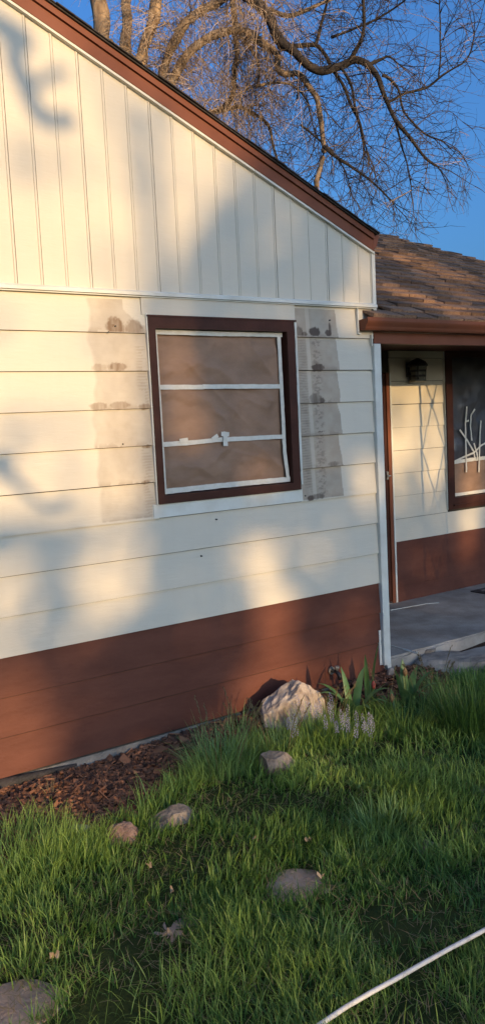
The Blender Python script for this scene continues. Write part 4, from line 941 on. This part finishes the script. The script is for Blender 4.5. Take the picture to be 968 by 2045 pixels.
limb('limb', [(440,-40),(490,-8),(522,10),(534,36),(550,70),(576,96),(602,120),(641,145),(680,131),(710,122),(735,130),(754,156),(764,190),(780,226),(802,258),(836,300),(872,332)], 12, 2.2, 'limb', -1.4, -3.6)
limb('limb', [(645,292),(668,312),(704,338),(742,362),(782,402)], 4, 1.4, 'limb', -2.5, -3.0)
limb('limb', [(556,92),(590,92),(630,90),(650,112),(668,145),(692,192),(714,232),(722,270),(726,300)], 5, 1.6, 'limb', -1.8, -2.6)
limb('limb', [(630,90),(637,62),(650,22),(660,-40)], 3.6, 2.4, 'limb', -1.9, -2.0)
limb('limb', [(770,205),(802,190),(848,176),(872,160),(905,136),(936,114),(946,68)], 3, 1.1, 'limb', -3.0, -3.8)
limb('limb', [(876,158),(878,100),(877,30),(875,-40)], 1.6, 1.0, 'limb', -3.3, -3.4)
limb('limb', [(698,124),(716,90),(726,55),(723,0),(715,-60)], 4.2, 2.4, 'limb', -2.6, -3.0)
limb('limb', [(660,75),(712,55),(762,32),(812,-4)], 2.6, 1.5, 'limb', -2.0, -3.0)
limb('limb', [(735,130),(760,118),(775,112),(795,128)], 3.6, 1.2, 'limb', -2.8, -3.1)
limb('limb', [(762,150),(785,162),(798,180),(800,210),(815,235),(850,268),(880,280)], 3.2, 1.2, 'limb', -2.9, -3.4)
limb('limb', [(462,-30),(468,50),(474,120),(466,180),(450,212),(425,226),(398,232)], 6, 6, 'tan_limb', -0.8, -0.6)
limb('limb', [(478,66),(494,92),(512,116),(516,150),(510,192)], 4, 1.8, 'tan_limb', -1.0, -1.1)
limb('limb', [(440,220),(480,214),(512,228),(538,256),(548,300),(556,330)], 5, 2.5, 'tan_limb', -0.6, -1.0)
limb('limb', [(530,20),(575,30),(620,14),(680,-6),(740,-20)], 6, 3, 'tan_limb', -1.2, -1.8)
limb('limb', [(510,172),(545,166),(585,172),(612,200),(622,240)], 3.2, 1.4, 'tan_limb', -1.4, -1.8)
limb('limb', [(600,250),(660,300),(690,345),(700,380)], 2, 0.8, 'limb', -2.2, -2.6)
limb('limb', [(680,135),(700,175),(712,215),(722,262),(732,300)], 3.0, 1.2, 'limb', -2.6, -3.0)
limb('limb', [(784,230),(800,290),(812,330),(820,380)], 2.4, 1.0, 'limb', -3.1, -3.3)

tw = []       # (points, r0, r1, tone)
rt = random.Random(11)
def grow(p, d, L_, r0, droop, tone, lvl):
    n = max(4, int(L_/0.10)); pts = [p.copy()]; st = L_/n
    for i in range(n):
        d = (d + Vector((rt.gauss(0, .15), rt.gauss(0, .15), rt.gauss(0, .13) - droop*(0.25+i/n)))).normalized(); p = p + d*st; pts.append(p.copy())
        if lvl > 0 and i > 0 and rt.random() < 0.62:
            a = Vector((rt.gauss(0, 1), rt.gauss(0, 1), rt.gauss(0, .7))); dd = (d*0.7 + a.normalized()*0.85).normalized()
            grow(p, dd, L_*rt.uniform(0.3, 0.62), r0*0.62, droop*0.8, tone, lvl-1)
    tw.append((pts, r0, r0*0.4, tone))
for S, R2, m in limbs:
    for i in range(1, len(S)):
        seg = (S[i]-S[i-1]).length; q = pix(S[i])
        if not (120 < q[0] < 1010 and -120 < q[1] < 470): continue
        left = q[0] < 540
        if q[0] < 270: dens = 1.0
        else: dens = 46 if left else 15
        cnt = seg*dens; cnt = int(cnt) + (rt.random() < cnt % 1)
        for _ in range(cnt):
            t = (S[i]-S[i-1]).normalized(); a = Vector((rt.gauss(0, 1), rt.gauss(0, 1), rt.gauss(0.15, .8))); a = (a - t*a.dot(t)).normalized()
            d = (a + t*0.5).normalized(); tone = (rt.uniform(0.35, 1.0) if left else (rt.uniform(0.25, 0.8) if rt.random() < 0.16 else rt.uniform(0.0, 0.12)))  # sunlit left and shaded right side put into the twig tone
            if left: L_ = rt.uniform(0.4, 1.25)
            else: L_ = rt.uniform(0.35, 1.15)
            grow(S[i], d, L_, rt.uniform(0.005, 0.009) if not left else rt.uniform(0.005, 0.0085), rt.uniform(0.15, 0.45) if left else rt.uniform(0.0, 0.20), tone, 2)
for p_, d_, r_ in tips:
    for _ in range(3): grow(p_, (d_+Vector((rt.gauss(0,.25), rt.gauss(0,.25), rt.gauss(0,.2)))).normalized(), rt.uniform(0.5, 1.1), min(r_*0.8, 0.011), 0.08, 0.08, 2)
VT, FT, TT = [], [], []; o_ = 0
for pts, r0, r1, tone in tw:
    n = len(pts); A = np.array([p-base for p in pts]); t = np.gradient(A, axis=0); t /= np.linalg.norm(t, axis=1)[:, None]+1e-9
    a = np.cross(t, [0.3, 0.2, 0.93]); a /= np.linalg.norm(a, axis=1)[:, None]+1e-9; b = np.cross(t, a); r_ = np.linspace(r0, r1, n)[:, None]
    ring = np.stack([A+r_*(a*math.cos(k*2.0944)+b*math.sin(k*2.0944)) for k in range(3)], 1).reshape(-1, 3)
    VT.append(ring); ii = np.arange(n-1)*3 + o_
    for k in range(3): FT.append(np.stack([ii+k, ii+(k+1) % 3, ii+3+(k+1) % 3, ii+3+k], 1))
    TT.append(np.full(n*3, tone)); o_ += n*3
print('twigs', len(tw), 'faces', sum(len(f) for f in FT))
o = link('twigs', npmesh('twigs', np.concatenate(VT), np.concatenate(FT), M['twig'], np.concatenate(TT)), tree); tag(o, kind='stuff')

# ------------------------------------------------------------------ shade trees across the street, behind the viewer: their leafy crowns dapple the house
LIT = []      # (X, Z on the wall along the sun, rx, rz, openness)
TAN = SUN_DIR/SUN_DIR[1]
def towall(P_): P_ = np.asarray(P_, float); q = P_ + TAN*(0-P_[1]); return q[0], q[2]
def lit(x, y, rx, ry, o=1.0, Y=0.0, Z=None):
    P_ = onZ(x, y, Z) if Z is not None else onY(x, y, Y); X, Zw = towall(P_); s = abs((P_-CAM)@_f)/FPX
    LIT.append((X, Zw, rx*s*(1.15 if Z is None else 1.1), ry*s*(1 if Z is None else 0.45), o))
WALLPOLY = [(-900,-900),(900,-900),(700,100),(560,260),(490,330),(425,410),(360,520),(350,600),(352,650),(372,730),(408,820),(425,880),(345,900),(315,985),(290,1035),(200,1050),(100,1040),(-900,1040)]
WP = np.array([towall(onY(x, y)) for x, y in WALLPOLY])
for a in ((238,1140,90,85,.72),(525,1120,48,58,.72),(550,1230,44,85,1.0),(548,1315,44,50,1.0),(640,1100,40,42,.5),(0,1490,110,150,1),(20,1340,75,80,.8),(15,1200,60,90,.7),(230,1395,50,32,.5),(350,1290,60,40,.35),(690,1260,60,40,.5),
          (728,950,32,55,.8),(715,650,30,40,.6),(716,560,26,60,.65),(505,950,60,40,.5),(570,1365,80,34,.9),(640,1310,50,30,.5),(150,1290,60,40,.3)): lit(*a)
for a in ((825,850,95,130,.72),(845,960,40,40,.5),(955,960,45,60,.9),(800,1000,25,40,.4),(940,1095,36,34,.8),(855,1130,30,20,.5),(930,1040,30,25,.8)): lit(*a, Y=PY)
for (x_, y_, rx_, ry_, w_) in ((800,517,60,18,1),(880,548,90,14,.95),(800,590,60,20,.95),(900,622,80,16,.95),(870,575,60,8,.6),(930,590,40,10,.6)):
    d_ = ray(x_, y_); t_ = (EZ + (CAM[1]-EY)*RM - CAM[2])/(d_[2]-RM*d_[1]); P_ = CAM + t_*d_; X_, Z_ = towall(P_)
    LIT.append((X_, Z_, rx_*t_/FPX, ry_*t_/FPX*1.7, w_))
for a in ((60,1590,110,60,1),(90,1700,220,75,.95),(150,1790,180,60,.7),(90,1900,150,60,.45),(200,1840,90,60,.5),(430,1490,90,60,.85),(690,1440,90,60,.9),(560,1500,80,45,.8),(840,1440,90,50,.75),(590,1757,80,36,.8),(335,1845,60,30,.7),(40,1990,90,40,.7),(300,1960,120,40,.3)): lit(*a, Z=0.0)
lit(848, 1300, 26, 14, .9, Y=0.0)
lit(595, 1745, 70, 30, .9, Z=-0.03); lit(600, 1385, 95, 60, 1.0, Y=-0.3); lit(735, 1360, 60, 50, .8, Y=-0.25); lit(560, 1520, 60, 40, .9, Y=-0.6); lit(300, 1625, 120, 40, .8, Y=-0.75)
LA = np.array(LIT)
def inpoly(X, Z):
    r = np.zeros(X.shape, bool); j = len(WP)-1
    for i in range(len(WP)):
        c = ((WP[i,1] > Z) != (WP[j,1] > Z)) & (X < (WP[j,0]-WP[i,0])*(Z-WP[i,1])/(WP[j,1]-WP[i,1]+1e-12)+WP[i,0]); r ^= c; j = i
    return r
BR = []
def openness(X, Z):
    o = np.where(inpoly(X, Z) & (Z < 4.6), 0.95, 0.0)
    for cx, cz, rx, rz_, w in LA:
        d = np.sqrt(((X-cx)/rx)**2+((Z-cz)/rz_)**2); o = np.maximum(o, w*np.clip((1.15-d)/0.3, 0, 1))
    for pl, wpx in BR:
        q = [np.array(towall(onY(*p_))) for p_ in pl]; r_ = wpx*4.4/FPX
        for a, b in zip(q[:-1], q[1:]):
            ab = b-a; t = np.clip(((X-a[0])*ab[0]+(Z-a[1])*ab[1])/(ab@ab), 0, 1); d = np.hypot(X-a[0]-t*ab[0], Z-a[1]-t*ab[1]); o = np.where(d < r_, np.minimum(o, 0.15), o)
    o = np.where(Z < -0.06, np.maximum(o, np.clip(0.5+2.2*(vfbm(X*1.6, Z*6, 55)-0.5), 0.08, 0.95)), o)
    # beyond the house: upper crown, its left half open so the trunks behind the house stay sunlit
    up = Z > 4.6
    o = np.where(up, np.clip((3.9 - X + (vnoise(X*1.5, Z*1.5, 5)-0.5)*1.2)/0.8, 0, 1), o)
    return o
def shade_tree(cx, xr, cy, zr, nleaf, label):
    e = empty('shade_tree', (cx, cy, -0.05), label, 'tree', 'leafy trees shading the house')
    Yl = cy + rng.normal(0, 1.3, nleaf); X = rng.uniform(*xr, nleaf); Zw = rng.uniform(*zr, nleaf)
    op = openness(X, Zw); k = rng.random(nleaf) > op**0.6
    edge = np.minimum((X-xr[0]), (xr[1]-X)); k &= (edge > 0.5*vnoise(Zw*2, X*0+cx, 3)*0)
    X, Zw, Yl = X[k], Zw[k], Yl[k]; n = len(X)
    Pw = np.stack([X, np.zeros(n), Zw], 1) + TAN[None]*Yl[:, None]      # back along the sun ray into the crown
    Pw[:, 0] = X + TAN[0]*Yl; Pw[:, 2] = Zw + TAN[2]*Yl; Pw[:, 1] = Yl
    u = rng.normal(0, 1, (n, 3)); u /= np.linalg.norm(u, axis=1)[:, None]; w = np.cross(u, rng.normal(0, 1, (n, 3))); w /= np.linalg.norm(w, axis=1)[:, None]
    s = rng.uniform(0.07, 0.13, n)[:, None]; c = Pw - np.array([cx, cy, -0.05])
    Vv = np.stack([c-u*s, c+w*s*0.6, c+u*s, c-w*s*0.6], 1).reshape(-1, 3); Ff = np.arange(n*4).reshape(n, 4)
    o = link('crown', npmesh('crown', Vv, Ff, M['leaf']), e); tag(o, kind='stuff')
    zb = zr[0] - TAN[2]*abs(cy)*1.0 + 0.05
    zt = zb + (zr[1]-zr[0])*0.8
    tb_ = MB(); tb_.tube([(0, 0, -0.1), (0.1, 0.0, zb*0.45), (0.0, 0.1, zb), (0.1, 0, zt)], [0.30, 0.22, 0.17, 0.05], 10); tb_.build('trunk', M['limb'], e, True)
    return n
yt = empty('yard_tree', (0.1, -13.0, -0.05), 'bare young tree in the yard behind the viewer', 'tree')
MB().tube([(0, 0, -0.1), (0.05, 0, 2.0), (0.0, 0, 4.0), (0.1, 0, 7.4)], [0.10, 0.085, 0.06, 0.02], 10).build('trunk', M['limb'], yt, True)
def shadow_branch(pl, r0, r1, Yb=-13.0, root=None):
    pts = [];
    for i, p_ in enumerate(pl):
        w = onY(*p_); q = w + TAN*(Yb + 0.25*math.sin(i*1.7)); pts.append(Vector(q) - Vector((0.1, -13.0, -0.05)))
    if root: pts = [Vector(root)] + pts
    S, R_ = smooth(pts, [r0+(r1-r0)*i/(len(pts)-1) for i in range(len(pts))], 5); MB().tube(S, R_, 7).build('branch', M['limb'], yt, True)
shadow_branch([(-20,40),(25,115),(58,190),(85,238),(138,240)], 0.06, 0.045, root=(0.02, 0, 6.2))
shadow_branch([(50,165),(80,165),(105,150),(130,146)], 0.035, 0.03)
shadow_branch([(-30,20),(10,70),(40,90),(55,70)], 0.05, 0.03)
shadow_branch([(-40,930),(0,945),(30,965),(58,985)], 0.05, 0.03, root=(0.03, 0, 3.5))
shadow_branch([(58,985),(90,1010),(136,1004)], 0.018, 0.022)
shadow_branch([(-40,1080),(-5,1090),(10,1098)], 0.05, 0.04, root=(0.03, 0, 3.0))
ncast = shade_tree(3.2, (0.2, 5.2), -30.0, (-0.75, 4.6), 15500, 'leafy tree across the street behind the viewer, left one')
ncast += shade_tree(7.6, (5.2, 10.5), -30.5, (-0.75, 4.6), 13500, 'leafy tree across the street behind the viewer, right one')
print('shade leaves', ncast)
